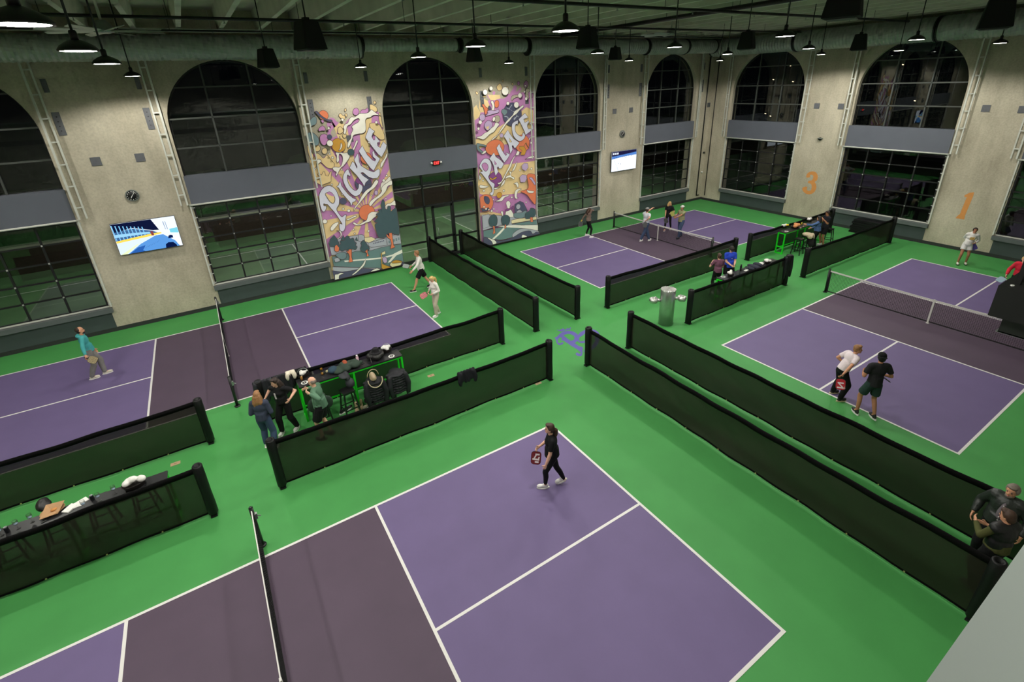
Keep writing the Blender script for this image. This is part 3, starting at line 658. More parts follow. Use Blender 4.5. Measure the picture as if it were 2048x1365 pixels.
# big slow ceiling fans
FAN = mat('pale_fan_blade', (168, 172, 166), 0.45, metal=0.3)
def fan(px, py, z, R, label, a0):
    c = at_z(px, py, z); t = thing('ceiling_fan', label, 'fan', c, group='large ceiling fans')
    MB().lathe([(0, 0.22), (0.1, 0.22), (0.16, 0.14), (0.2, 0.05), (0.2, -0.02), (0.12, -0.05), (0, -0.05)], 18).build('motor_hub', GALV, t, True)
    MB().cyl((0, 0, 0.2), (0, 0, ZC - z), 0.03, n=10).build('stem', PALEM, t, True)
    for k in range(8):
        a = a0 + k * PI / 4; ca, sa = math.cos(a), math.sin(a); v = []
        for rr, w in ((0.16, 0.06), (0.35, 0.085), (R * 0.95, 0.07), (R, 0.045)):
            for s, dz in ((-1, -0.018), (1, 0.018)):
                for th in (-0.006, 0.006): v.append((rr * ca - s * w * sa, rr * sa + s * w * ca, dz + th))
        f = []
        for i in range(3):
            b = i * 4; f += [(b, b + 4, b + 6, b + 2), (b + 1, b + 3, b + 7, b + 5), (b, b + 1, b + 5, b + 4), (b + 2, b + 6, b + 7, b + 3)]
        f += [(0, 2, 3, 1), (12, 13, 15, 14)]
        MB().add(v, f).build('blade', FAN, t)
fan(208, 62, 9.55, 1.25, 'large pale ceiling fan at the upper left between two lamps', 0.35)
fan(1342, 68, 9.75, 1.3, 'large pale ceiling fan seen small above the back corner court', 0.2)

# distant street lamps seen as points of light through the right wall arches
for k, (px, py) in enumerate(((1583, 130), (1549, 158), (1588, 162), (1533, 226), (1543, 231), (1808, 128), (1832, 200))):
    p = at_x(px, py, 58 + 3 * (k % 3)); t = thing('street_lamp', ['distant street lamp highest through the first right wall arch', 'distant street lamp left of centre in the first right wall arch', 'distant street lamp just below the highest in the first right wall arch', 'low distant street lamp, left one of two in the first right wall arch', 'low distant street lamp, right one of two in the first right wall arch', 'distant street lamp high in the wide right wall arch', 'distant street lamp low in the wide right wall arch'][k], 'lamp', (p.x, p.y, -0.05), group='distant street lamps')
    MB().cyl((0, 0, 0), (0, 0, p.z), 0.09, 0.05, n=8).build('pole', BLACKM, t); MB().box((-0.3, -0.1, p.z), (0.05, 0.1, p.z + 0.1)).build('lamp_head', BLACKM, t); MB().ball((-0.2, 0, p.z), (0.14, 0.09, 0.07)).build('bulb', emit('street_bulb', (255, 226, 180), 9.0), t)
# ================================================================ flat paint and print: murals, numerals, floor emblem, screens
def crop(ox, oy, sc): return lambda s: [(ox + float(a) / sc, oy + float(b) / sc) for a, b in (q.split(',') for q in s.split())]
PU, PL_, PV, PX_ = crop(560, 180, 6.827), crop(600, 360, 6.827), crop(900, 150, 8.533), crop(900, 310, 7.183)
def smooth(pts, n=4):
    k = len(pts); out = []
    for i in range(k):
        p0, p1, p2, p3 = pts[i - 1], pts[i], pts[(i + 1) % k], pts[(i + 2) % k]
        for j in range(n):
            t = j / n; f = lambda a, b, c, d: 0.5 * (2 * b + (c - a) * t + (2 * a - 5 * b + 4 * c - d) * t * t + (3 * b - a - 3 * c + d) * t ** 3)
            out.append((f(p0[0], p1[0], p2[0], p3[0]), f(p0[1], p1[1], p2[1], p3[1])))
    return out
def clip(poly, lo, hi):
    def half(p, f, cut):
        out = []
        for i in range(len(p)):
            a, b = p[i - 1], p[i]; fa, fb = f(a), f(b)
            if (fa >= 0) != (fb >= 0): out.append(cut(a, b, fa / (fa - fb)))
            if fb >= 0: out.append(b)
        return out
    lerp = lambda a, b, t: (a[0] + (b[0] - a[0]) * t, a[1] + (b[1] - a[1]) * t)
    for f in (lambda q: q[0] - lo[0], lambda q: hi[0] - q[0], lambda q: q[1] - lo[1], lambda q: hi[1] - q[1]):
        if poly: poly = half(poly, f, lerp)
    return poly
def clip_convex(poly, cv):
    for i in range(len(cv)):
        a, b = cv[i], cv[(i + 1) % len(cv)]
        side = lambda q: (b[0] - a[0]) * (q[1] - a[1]) - (b[1] - a[1]) * (q[0] - a[0])
        out = []
        for j in range(len(poly)):
            p, q = poly[j - 1], poly[j]; sp, sq = side(p), side(q)
            if (sp >= 0) != (sq >= 0): t = sp / (sp - sq); out.append((p[0] + (q[0] - p[0]) * t, p[1] + (q[1] - p[1]) * t))
            if sq >= 0: out.append(q)
        poly = out
        if not poly: break
    return poly
class Paint:
    """flat painted shapes stacked in hair-thin layers on a surface; to3(u, w, h) puts plane point (u, w) h above it"""
    def __init__(s, parent, to3, to2, lo, hi, base=0.004, step=0.0012):
        s.par, s.to3, s.to2, s.lo, s.hi, s.h, s.step = parent, to3, to2, lo, hi, base, step
    def shape(s, name, pts2, m, outline=None, ow=0.02, raw=False):
        pts2 = clip(pts2, s.lo, s.hi)
        q = []
        for p in pts2:
            if not q or (abs(p[0] - q[-1][0]) + abs(p[1] - q[-1][1])) > 1e-4: q.append(p)
        if len(q) < 3: return
        s.h += s.step
        me = bpy.data.meshes.new(name); bm = bmesh.new(); vs = [bm.verts.new(s.to3(u, w, s.h)) for u, w in q]
        es = [bm.edges.new((vs[i], vs[(i + 1) % len(vs)])) for i in range(len(vs))]
        bmesh.ops.triangle_fill(bm, use_beauty=True, use_dissolve=False, edges=es)
        n = s.to3(0, 0, 1) - s.to3(0, 0, 0)
        for f in bm.faces:
            f.normal_update()
            if f.normal.dot(n) < 0: f.normal_flip()
        bm.to_mesh(me); bm.free(); me.materials.append(m); link(name, me, s.par)
        if outline: s.line(name + '_outline', q, outline, ow, True)
    def px(s, name, pts, m, outline=None, ow=0.02, sm=True):
        p2 = [s.to2(x, y) for x, y in pts]
        s.shape(name, smooth(p2) if sm else p2, m, outline, ow)
    def line(s, name, q, m, w, closed=False):
        s.h += s.step * 0.5; k = len(q); L = []; R = []
        for i in range(k):
            a = q[i - 1] if (closed or i) else q[i]; b = q[(i + 1) % k] if (closed or i < k - 1) else q[i]
            d = Vector((b[0] - a[0], b[1] - a[1])); d = d.normalized() if d.length > 1e-6 else Vector((1, 0)); nx, ny = -d.y * w / 2, d.x * w / 2
            L.append(s.to3(q[i][0] + nx, q[i][1] + ny, s.h)); R.append(s.to3(q[i][0] - nx, q[i][1] - ny, s.h))
        fs = [(i, (i + 1) % k, k + (i + 1) % k, k + i) for i in range(k if closed else k - 1)]
        me = bpy.data.meshes.new(name); me.from_pydata([tuple(p) for p in L + R], [], fs); me.materials.append(m); link(name, me, s.par)
    def disc(s, name, c, r, m, outline=None, n=18, ry=None):
        s.shape(name, [(c[0] + r * math.cos(2 * PI * i / n), c[1] + (ry or r) * math.sin(2 * PI * i / n)) for i in range(n)], m, outline, 0.016)
def paint(name, rgb): return mat('paint_' + name, rgb, 0.75, var=0.04, scale=4)
OR, SA, WH, LT = paint('orchid', (200, 138, 190)), paint('sand', (236, 208, 152)), paint('cream', (244, 240, 228)), paint('letter_lavender', (222, 222, 236))
OG, OC, TG, DS, PP, OL = paint('orange', (230, 128, 88)), paint('ochre', (208, 154, 58)), paint('teal_grey', (118, 142, 146)), paint('slate', (82, 84, 110)), paint('plum', (138, 74, 138)), paint('outline', (84, 68, 72))
DT, GL, LG, LI, TN = paint('deep_teal', (68, 92, 98)), paint('lawn', (108, 138, 138)), paint('light_grey', (176, 180, 190)), paint('lilac', (196, 172, 208)), paint('cream_yellow', (236, 222, 176))
wall2 = lambda x, y: (lambda p: (p.x, p.z))(at_y(x, y, YB))
def blob_row(P, names, fn, m, strs, outline=True, sm=True, ow=0.018):
    for s_ in strs: P.px(names, fn(s_), m, OL if outline else None, ow, sm)

# ---- mural 1: PICKLE
t = thing('painted_mural', 'tall psychedelic mural lettered PICKLE with sun, park trees and planets', 'mural', (0, YB, 0), group='psychedelic murals')
P = Paint(t, lambda u, w, h: Vector((u, -h, w)), wall2, (-2.16, 0.15), (1.225, 7.9))
base = PL_('1415,1165 455,1365 300,480 190,20') + PU('365,760 400,780 430,830 445,880 480,870 520,870 550,905 580,935 610,905 650,880 690,850 680,780 645,600 645,560 665,530 640,480 650,420 690,375 740,390 770,430 805,450 760,500 720,530 700,560 690,590 720,650 760,640 775,590 790,510 830,500 850,540 868,560 880,470 930,400 960,380 1000,400 1010,370 1050,340 1120,330 1160,300 1220,280 1230,210 1270,205 1315,240 1320,290 1375,330 1390,420 1430,640 1460,860 1530,1365')
b2 = [P.to2(*p) for p in base]
P.shape('orchid_sky', b2, OR)
sun = P.to2(*PL_('905,440')[0])
for k, (a0, a1) in enumerate(((8, 20), (30, 39), (46, 53), (61, 70), (78, 86), (94, 102), (110, 117), (124, 140), (152, 168), (182, 205), (222, 240), (256, 268), (286, 300), (318, 334), (346, 356))):
    r = 9.0; A0, A1 = math.radians(a0), math.radians(a1)
    P.shape('sun_ray', clip_convex(b2, [sun, (sun[0] + r * math.cos(A0), sun[1] + r * math.sin(A0)), (sun[0] + r * math.cos(A1), sun[1] + r * math.sin(A1))]), SA)
blob_row(P, 'yellow_splash', PU, SA, ['445,800 460,755 500,745 540,770 550,810 520,840 480,835', '570,830 585,800 625,795 645,830 630,870 595,875 575,855', '480,895 500,865 540,880 590,930 640,890 700,960 740,1010 720,1070 640,1060 560,990 490,960',
  '370,760 395,760 420,830 455,900 430,960 395,900 375,830', '800,340 825,320 850,345 885,360 880,400 850,415 830,390 808,370', '880,260 895,252 905,275 890,298 876,285', '885,330 905,320 915,350 900,370 888,355',
  '790,520 820,500 850,530 860,570 820,600 790,590 785,560', '850,610 880,590 905,620 890,655 860,650', '1270,165 1290,150 1308,170 1300,190 1280,190', '1215,470 1260,450 1330,460 1370,500 1420,610 1420,670 1370,680 1330,650 1270,600 1240,540', '1225,200 1265,205 1315,240 1320,290 1280,300 1230,270 1222,235', '1345,330 1365,312 1385,420 1398,520 1370,480 1348,420'])
blob_row(P, 'orchid_splash', PU, OR, ['520,540 545,505 580,490 612,520 610,555 570,555 535,565', '540,650 560,610 610,600 645,630 650,700 620,750 580,750 550,710', '990,290 1010,255 1050,250 1075,290 1060,335 1020,345 995,325', '1090,300 1120,268 1160,265 1185,245 1205,270 1190,310 1140,325 1100,325', '555,420 580,405 598,430 580,452'])
blob_row(P, 'cream_swirl', PU, WH, ['860,510 880,470 920,450 940,400 970,368 1010,370 1050,345 1090,320 1160,318 1205,305 1240,270 1275,290 1330,330 1375,360 1330,345 1270,345 1225,375 1180,385 1160,420 1165,470 1165,550 1130,590 1060,600 1000,620 985,660 970,700 950,760 925,790 915,760 930,700 960,660 965,600 990,540 975,500 1010,470 1060,440 1080,400 1050,390 1000,420 960,470 920,490 905,530 890,600 865,590 870,540',
  '1035,690 1060,700 1030,770 1000,830 960,870 940,930 900,990 860,1040 830,1060 800,1110 770,1170 755,1160 765,1120 730,1100 715,1060 760,1050 800,1055 830,1030 850,960 845,900 810,870 800,910 805,960 780,990 765,960 770,900 755,860 790,835 830,850 870,860 920,850 960,830 1000,780',
  '455,1080 490,1050 500,960 520,945 545,950 560,975 520,1010 500,1050 475,1090', '1365,1060 1370,1000 1420,930 1450,860 1460,900 1420,980 1385,1050', '1370,1365 1375,1270 1430,1240 1490,1180 1510,1250 1470,1280 1450,1365', '1190,1365 1250,1290 1290,1230 1330,1220 1310,1280 1260,1330 1220,1365'])
P.disc('ringed_planet', P.to2(*PU('590,345')[0]), 0.19, OG, OL)
P.px('planet_ring', PU('475,295 500,290 560,350 640,400 700,410 705,430 670,432 600,405 530,360 490,320'), DS, OL)
P.disc('ochre_moon', P.to2(*PU('795,755')[0]), 0.29, OC, OL)
blob_row(P, 'crescent', PU, WH, ['825,720 845,760 825,810 795,830 815,790', '805,660 808,630 822,680'], True)
P.disc('teal_planet', P.to2(*PU('962,848')[0]), 0.14, DT, OL); P.disc('dark_spot', P.to2(*PU('672,640')[0]), 0.1, DS)
P.disc('orange_planet', P.to2(*PU('1170,930')[0]), 0.25, OG, OL); P.disc('plum_planet', P.to2(*PU('1120,1270')[0]), 0.33, PP, OL)
P.px('slate_crater', PU('1100,1170 1170,1150 1230,1230 1240,1310 1180,1350 1140,1290'), DS, OL); P.px('slate_shadow', PL_('740,20 800,60 860,80 950,60 980,110 940,170 880,190 830,150 770,110'), DS, OL)
blob_row(P, 'hop_cone', PU, TG, ['400,430 420,390 460,362 490,380 495,430 480,470 440,485 410,500', '350,630 370,590 420,575 470,600 520,660 525,720 500,755 450,755 400,720 365,680'])
P.px('crown', PU('480,1225 525,1225 530,1180 500,1140 520,1135 560,1160 585,1110 600,1110 615,1165 650,1175 685,1105 700,1110 690,1190 690,1250 560,1300 500,1270'), SA, OL, sm=False)
PK_ = crop(630, 240, 5.6)
letters = [('letter_p', PL_('255,200 300,115 370,75 430,85 480,130 510,190 530,260 525,330 500,375 497,410 530,465 565,500 595,478 625,470 615,540 612,640 592,690 562,700 537,680 527,620 540,590 568,600 545,560 480,460 420,390 372,335 345,330 318,322 322,350 345,350 355,380 330,425 303,425 280,385 265,330 258,270')),
 ('letter_i', PL_('490,88 515,70 538,10 552,40 560,75 600,130 660,200 720,245 760,262 745,290 712,300 700,345 690,348 672,300 620,240 560,170 520,105')),
 ('letter_c', PK_('365,548 378,580 395,620 372,625 360,612 355,660 375,720 415,770 450,788 478,760 486,712 525,740 520,790 490,835 450,850 410,835 350,770 312,690 308,625 335,570')),
 ('letter_k', PK_('378,535 412,462 435,480 463,540 465,520 430,445 470,372 485,420 490,470 510,510 590,560 650,580 700,545 720,560 718,610 690,650 640,655 590,635 530,585 505,590 530,620 595,665 560,700 545,742 520,700 460,620')),
 ('letter_l', PK_('480,345 522,285 540,320 580,390 640,450 665,460 672,440 640,410 632,360 650,340 665,385 722,432 690,490 650,568 615,540 540,440')),
 ('letter_e', PK_('555,195 598,80 660,125 640,150 628,185 650,225 662,222 668,172 720,240 690,255 695,290 722,310 755,240 795,280 785,330 738,415 700,385 640,310'))]
for nm, pts in letters: P.px(nm, pts, LT, OL, 0.022, sm=nm in ('letter_p', 'letter_c'))
P.px('letter_p_counter', PL_('340,185 395,158 440,190 467,240 465,290 440,315 400,290 360,230'), SA, OL, 0.025)
P.px('counter_shade', PL_('360,180 395,158 440,190 455,220 400,205'), OR)
P.disc('slate_fuzz', P.to2(*PL_('580,285')[0]), 0.15, DS, OL, n=11)
P.disc('setting_sun', sun, 0.36, OG, OL, n=28)
blob_row(P, 'cream_cloud', PL_, WH, ['725,425 735,370 790,300 830,220 890,140 960,90 1020,0 1060,20 1010,100 930,160 850,260 800,320 750,380', '940,350 935,310 980,260 1040,220 1100,160 1110,90 1170,40 1235,0 1245,60 1190,80 1160,150 1100,220 1040,260 1000,300 960,350',
  '715,590 730,570 790,600 850,570 900,540 920,470 960,435 1010,430 1060,445 1030,490 990,520 950,560 890,580 830,610 760,615', '1150,360 1180,320 1230,310 1280,275 1295,340 1240,340 1200,380 1165,400', '405,660 440,600 500,570 520,580 480,640 430,690', '625,530 680,510 740,478 760,495 700,520 650,545', '460,870 475,810 540,760 530,700 480,690 545,690 560,750 510,810 480,870'])
for x, y, r in ((580, 390, .05), (655, 415, .07), (415, 485, .04), (330, 560, .1), (1160, 250, .04), (965, 205, .03), (720, 670, .04), (925, 690, .05), (735, 725, .04), (425, 60, .04), (565, 190, .03)): P.disc('star', P.to2(*PL_('%d,%d' % (x, y))[0]), r, WH, OL, n=10)
for x, y, r in ((655, 520, .05), (670, 725, .13), (690, 470, .03), (705, 920, .05), (670, 870, .04), (1300, 440, .06), (1200, 715, .04), (840, 405, .06), (830, 1085, .04), (1440, 1165, .05), (1400, 1230, .07), (1180, 1045, .03)): P.disc('star', P.to2(*PU('%d,%d' % (x, y))[0]), r, WH, OL, n=10)
P.px('lilac_coin', PL_('1000,165 1010,140 1040,138 1050,170 1035,200 1008,195'), LI, OL)
# park and town at the foot
P.px('distant_town', PL_('375,840 480,800 620,770 780,740 900,790 1010,790 1120,770 1290,720 1345,715 1375,880 1250,930 900,960 420,1020'), LG, OL, sm=False)
P.px('lawn', PL_('425,1040 600,1000 760,960 930,960 1100,910 1370,860 1415,1100 1100,1200 700,1180 450,1170'), GL, OL, sm=False)
P.px('pale_path', PL_('590,1090 750,1075 930,1060 1100,1045 1240,1010 1385,935 1385,985 1300,1020 1220,1110 1180,1120 1250,1030 1100,1065 900,1085 740,1095 600,1110'), WH, None, sm=False)
P.px('tower', PL_('780,740 830,735 865,755 865,830 790,830'), LG, OL, sm=False); P.px('yellow_block', PL_('865,780 960,765 1020,800 930,850 870,830'), TN, OL, sm=False)
P.px('long_block', PL_('915,850 1130,790 1165,800 1170,880 960,910 925,895'), LG, OL, sm=False); P.px('right_block', PL_('1160,780 1345,715 1365,860 1180,880'), LG, OL, sm=False)
for k in range(7): P.px('town_window', PL_('%d,%d %d,%d %d,%d %d,%d' % (985 + 22 * k, 850 - 6 * k, 997 + 22 * k, 847 - 6 * k, 999 + 22 * k, 862 - 6 * k, 987 + 22 * k, 865 - 6 * k)), DS, sm=False)
for k in range(5): P.px('town_window', PL_('%d,%d %d,%d %d,%d %d,%d' % (1190 + 32 * k, 820 - 11 * k, 1208 + 32 * k, 815 - 11 * k, 1212 + 32 * k, 850 - 11 * k, 1194 + 32 * k, 855 - 11 * k)), TG, sm=False)
blob_row(P, 'pointed_fir', PL_, DT, ['385,860 395,800 450,740 490,790 520,850 500,900 400,900', '545,800 575,740 600,800 590,830 550,830', '735,810 755,765 775,820'], True, False)
P.px('big_tree_crown', PL_('1020,680 1005,600 1040,570 1000,560 1045,490 1020,460 1060,430 1045,400 1095,385 1085,330 1110,260 1135,290 1145,380 1170,390 1180,350 1215,355 1220,420 1260,390 1300,395 1340,710 1290,735 1240,720 1180,720 1150,770 1070,780 1040,740'), DT, OL, 0.025)
P.px('big_tree_trunk', PL_('1155,735 1175,735 1200,770 1195,715 1235,710 1245,780 1260,880 1280,905 1215,930 1228,860 1215,800 1180,780'), OG, OL, sm=False)
P.px('left_tree_crown', PL_('520,930 505,880 540,860 530,820 590,810 600,770 640,750 670,790 710,780 730,830 755,850 740,880 765,900 740,940 700,930 650,950 600,940 560,960'), DT, OL, 0.022)
P.px('left_tree_trunk', PL_('610,955 640,965 650,935 690,935 690,1040 705,1100 650,1115 660,1030 650,1000'), OG, OL, sm=False)
P.px('small_tree_crown', PL_('805,930 820,880 810,850 845,810 880,840 905,880 930,920 915,950 870,975 830,965'), DT, OL); P.px('small_tree_trunk', PL_('870,960 905,935 905,980 925,1020 890,1035 895,990'), OG, OL, sm=False)
P.px('red_house', PL_('455,950 460,890 485,870 520,910 515,960 480,970'), OG, OL, sm=False); P.px('white_house', PL_('450,1060 520,1035 530,1095 465,1110'), LG, OL, sm=False)
P.px('grey_shrubs', PL_('470,1010 520,980 590,970 620,1010 600,1060 540,1070'), TG, OL)
P.px('quay', PL_('430,1170 700,1180 1100,1190 1180,1200 1000,1240 700,1290 440,1240'), LG, OL, sm=False)
P.px('water', PL_('425,1220 560,1240 700,1220 850,1190 1000,1200 1120,1195 1415,1100 1415,1165 455,1365'), DS, OL, sm=False)
blob_row(P, 'foam', PL_, WH, ['460,1280 500,1270 540,1250 580,1260 520,1290 515,1365 470,1365', '690,1280 780,1200 840,1130 870,1075 880,1090 860,1150 800,1210 730,1270', '930,1250 980,1210 1040,1190 1100,1230 1040,1225 990,1250 960,1260'])
P.px('gondola_hull', PL_('1095,1130 1130,1140 1210,1170 1300,1185 1260,1205 1140,1215 1100,1190'), OC, OL); P.px('gondola_seat', PL_('1210,1130 1250,1090 1320,1080 1370,1105 1330,1170 1270,1185 1215,1160'), TN, OL); P.px('seat_rim', PL_('1235,1100 1290,1078 1365,1095 1365,1110 1290,1120 1240,1120'), OC, OL)
P.px('gondola_rider', PL_('1105,1050 1140,1035 1165,1060 1165,1110 1130,1120 1110,1090'), LI, OL); P.px('gondola_mast', PL_('1085,985 1095,985 1105,1190 1095,1190'), OC, sm=False); P.px('pennant', PL_('1095,975 1140,955 1145,995 1100,1010'), TN, OL, sm=False)

# ---- mural 2: PALACE
t = thing('painted_mural', 'tall psychedelic mural lettered PALACE with bowling pin, loudspeaker and planets', 'mural', (0, YB, 0), group='psychedelic murals')
P = Paint(t, lambda u, w, h: Vector((u, -h, w)), wall2, (5.64, 0.15), (9.24, 8.2))
base = PX_('1237,1150 590,1300 455,1260 400,200') + PV('405,560 450,510 470,560 455,595 420,605 412,655 450,680 480,640 500,620 525,650 505,560 490,540 510,490 515,430 550,400 580,440 600,460 640,440 680,430 660,400 640,380 635,340 680,330 720,370 740,370 725,300 745,275 775,290 760,340 800,340 850,340 845,380 880,410 930,400 965,370 985,320 1020,330 1035,280 1060,260 1090,180 1130,180 1140,230 1120,290 1160,270 1205,200 1222,240 1180,300 1240,300 1290,260 1310,300 1340,330 1370,280 1420,270')
b2 = [P.to2(*p) for p in base]
P.shape('orchid_sky', b2, OR)
def band(fn, s_, m=SA): 
    q = [P.to2(*p) for p in fn(s_)]; 
    P.shape('sky_band', q, m)
band(PV, '405,560 450,510 470,560 520,640 500,720 420,775 405,700'); band(PV, '510,430 560,400 640,440 690,560 600,640 520,640 490,560'); band(PV, '640,340 850,340 860,400 760,430 690,430')
band(PV, '440,1100 640,1000 880,860 1170,660 1300,550 1415,600 1415,920 1290,1010 1180,1160 910,1190 640,1200 450,1290'); band(PX_, '400,420 420,200 600,240 790,140 1215,85 1215,480 1000,550 560,600 430,560'); band(PX_, '430,830 560,810 760,850 760,900 440,880')
blob_row(P, 'splash', PV, SA, ['800,190 850,145 885,200 880,250 830,270 798,230', '960,200 990,205 985,260 965,300 950,250', '440,290 460,285 478,320 460,338 442,320', '880,75 900,70 910,105 895,125', '1050,135 1070,140 1072,175 1052,165', '555,360 600,345 605,380 570,385'])
blob_row(P, 'orchid_drop', PV, OR, ['1145,120 1170,105 1190,140 1175,180 1148,165', '1255,150 1290,95 1330,130 1320,190 1290,225 1260,200', '1320,300 1360,280 1405,290 1405,380 1340,390'])
blob_row(P, 'grey_drip', PV, CONC, ['1045,370 1080,345 1150,340 1180,370 1110,390 1070,420 1055,450 1035,420', '1290,240 1330,230 1360,260 1330,310 1340,390 1300,410 1280,340'], True)
P.px('rider_orange', PV('540,510 570,500 605,545 640,570 630,640 600,680 580,620 570,570'), OG, OL); P.px('rider_cream', PV('690,460 720,440 740,470 755,540 735,620 705,600 715,530'), WH, OL); P.px('pack_orange', PV('755,470 785,430 825,450 825,530 790,560 760,540'), OG, OL)
P.px('cycle_body', PV('630,620 680,600 760,610 820,580 825,640 760,660 660,690 590,700 640,660'), LI, OL); P.disc('cycle_wheel', P.to2(*PV('545,725')[0]), 0.16, LI, OL); P.px('slate_cone', PV('645,560 665,525 695,575 670,605'), DS, OL)
P.disc('turtle_planet', P.to2(*PV('1055,675')[0]), 0.56, DS, OL, n=30)
blob_row(P, 'shell_seam', PV, LG, ['960,560 1000,570 1040,510 1050,520 1010,580 1080,620 1140,570 1145,580 1090,640 1040,600 970,575', '925,700 980,715 995,770 980,770 970,725 925,715', '1120,640 1125,700 1080,740 1090,770 1135,710 1160,720 1160,710 1135,690'], False)
P.px('turtle_head', PV('870,610 900,580 960,600 965,650 920,690 880,650'), TG, OL)
P.px('lilac_gem', PV('580,840 630,780 690,790 715,840 700,900 630,945 585,900'), LI, OL); P.px('gem_facet', PV('600,890 660,870 640,940'), SA, None, sm=False); P.disc('grey_moon', P.to2(*PV('795,750')[0]), 0.17, CONC, OL); P.px('cream_moon', PV('715,750 740,710 765,740 745,790 720,785'), WH, OL)
blob_row(P, 'cream_trail', PV, WH, ['1245,520 1240,550 1180,600 1130,660 1060,710 1010,780 950,840 910,900 830,1000 780,1060 700,1130 690,1210 640,1290 560,1350 520,1330 600,1280 650,1220 680,1150 720,1080 800,1020 840,950 900,860 960,780 1020,720 1060,680 1090,620 1150,580 1220,520', '440,1060 520,1040 580,990 640,960 700,900 740,870 770,810 830,840 790,900 740,970 670,1010 620,1060 560,1100 480,1080', '1110,1365 1150,1280 1180,1270 1220,1200 1260,1180 1230,1240 1180,1310 1160,1365', '1270,1170 1310,1120 1360,1060 1370,1075 1320,1140 1285,1165'])
P.px('orange_planet_big', PV('600,1290 610,1200 680,1130 780,1100 860,1130 910,1200 900,1300 860,1365 680,1365'), OG, OL); P.disc('orange_planet_small', P.to2(*PV('1225,1170')[0]), 0.44, OG, OL, n=26); P.px('biplane', PV('1170,1220 1250,1215 1290,1150 1320,1250 1340,1250 1270,1160 1250,1210 1290,1290 1260,1365 1190,1365 1220,1290 1175,1260'), OC, OL, sm=False); P.px('grey_limb', PV('445,1170 520,1180 600,1200 600,1225 500,1210 490,1250 550,1310 530,1330 460,1280'), TG, OL)
P.disc('plum_planet', P.to2(*PX_('640,350')[0]), 0.4, PP, OL, n=26); P.px('planet_band', PX_('560,340 600,360 660,330 650,310 600,340 575,320'), OC, OL)
PW_ = crop(945, 215, 4.977)
letters = [('letter_p', PW_('62,580 90,525 125,505 160,520 180,560 180,610 163,665 152,690 172,730 212,760 206,800 205,845 190,875 172,870 168,848 185,838 186,800 150,745 105,685 80,655 66,655 68,680 78,690 72,718 60,715 60,670 72,640 92,635 72,605')),
 ('letter_a', PW_('160,508 205,448 225,490 270,520 305,560 285,600 262,612 247,588 235,600 250,640 222,678 210,640 205,590 185,540')), ('letter_l', PW_('230,402 258,360 270,390 300,450 325,480 335,465 315,450 335,450 365,468 340,510 310,548 285,515 258,470')),
 ('letter_a', PW_('300,285 343,222 365,262 400,310 440,335 458,352 435,385 412,410 395,378 385,380 392,420 368,458 358,420 350,370 325,320')), ('letter_c', PW_('385,165 420,135 445,130 440,170 425,165 415,195 420,240 450,275 482,285 495,250 515,275 505,310 470,335 435,325 400,285 385,230')),
 ('letter_e', PW_('448,118 512,55 545,98 520,110 500,115 512,150 535,138 545,125 555,145 540,165 535,185 548,215 580,205 572,175 560,160 570,150 590,165 598,215 520,275 508,240 485,190 465,150'))]
for nm, pts in letters: P.px(nm, pts, LT, OL, 0.022, sm=nm in ('letter_p', 'letter_c'))
P.px('letter_p_counter', PW_('85,572 110,550 140,565 148,600 130,632 105,620'), OR, OL, 0.02); P.px('letter_a_counter', PW_('208,525 232,562 215,570'), OR, OL, 0.018, sm=False); P.px('letter_a_counter', PW_('355,300 382,345 362,345'), SA, OL, 0.018, sm=False)
blob_row(P, 'cream_smoke', PX_, WH, ['670,400 720,380 770,290 830,170 860,100 900,30 930,0 890,80 860,170 800,270 760,350 700,420', '420,430 480,440 540,450 500,470 420,470', '620,470 700,460 740,390 790,340 850,320 900,350 910,320 860,290 900,180 950,90 920,200 870,240 830,230 850,280 790,310 770,400 720,450 640,495', '635,660 690,640 740,590 830,570 820,590 770,610 730,660 660,665', '1060,65 1130,20 1190,10 1180,40 1100,50', '900,410 950,390 970,430 960,470 930,420'])
blob_row(P, 'lilac_cube', PX_, LI, ['1015,150 1050,115 1100,120 1110,180 1070,230 1020,200', '985,320 1020,280 1080,285 1090,340 1060,390 1000,390'], True, False)
P.px('goblet', PX_('1090,290 1170,270 1215,330 1215,690 1160,660 1090,570 1000,520 1110,470'), OG, OL); P.px('goblet_rim', PX_('910,560 930,500 980,480 1010,490 960,520 945,600 965,610 940,630 915,610'), WH, OL); P.px('goblet_foam', PX_('1085,500 1130,510 1190,520 1170,545 1110,540'), WH, OL); P.px('goblet_stem', PX_('1120,330 1160,320 1210,400 1200,430 1150,360'), LI, OL)
P.disc('earth', P.to2(*PX_('495,690')[0]), 0.46, OG, OL, n=28); P.px('continent', PX_('480,590 530,600 555,650 540,700 500,690 475,640'), DS, OL); P.px('earth_sea', PX_('435,760 490,770 540,750 520,800 450,805'), DS, OL); P.disc('ochre_moon', P.to2(*PX_('692,573')[0]), 0.16, OC, OL)
for x, y, r in ((470, 510, .06), (755, 510, .06), (605, 635, .04), (870, 605, .06), (1075, 675, .05), (1150, 195, .06), (985, 215, .05), (470, 740, .05), (500, 770, .06), (540, 780, .05), (580, 800, .06), (610, 770, .05), (655, 800, .04), (455, 365, .05)): P.disc('star', P.to2(*PX_('%d,%d' % (x, y))[0]), r, WH, OL, n=9)
for x, y, r in ((575, 295, .13), (675, 230, .1), (915, 275, .2), (1165, 350, .12), (960, 485, .09), (1105, 510, .15), (490, 805, .1), (1270, 405, .08), (1240, 290, .05), (1255, 185, .05), (460, 915, .07), (1355, 1155, .06), (850, 1030, .11)): P.disc('star', P.to2(*PV('%d,%d' % (x, y))[0]), r, WH if x != 850 else LI, OL, n=9)
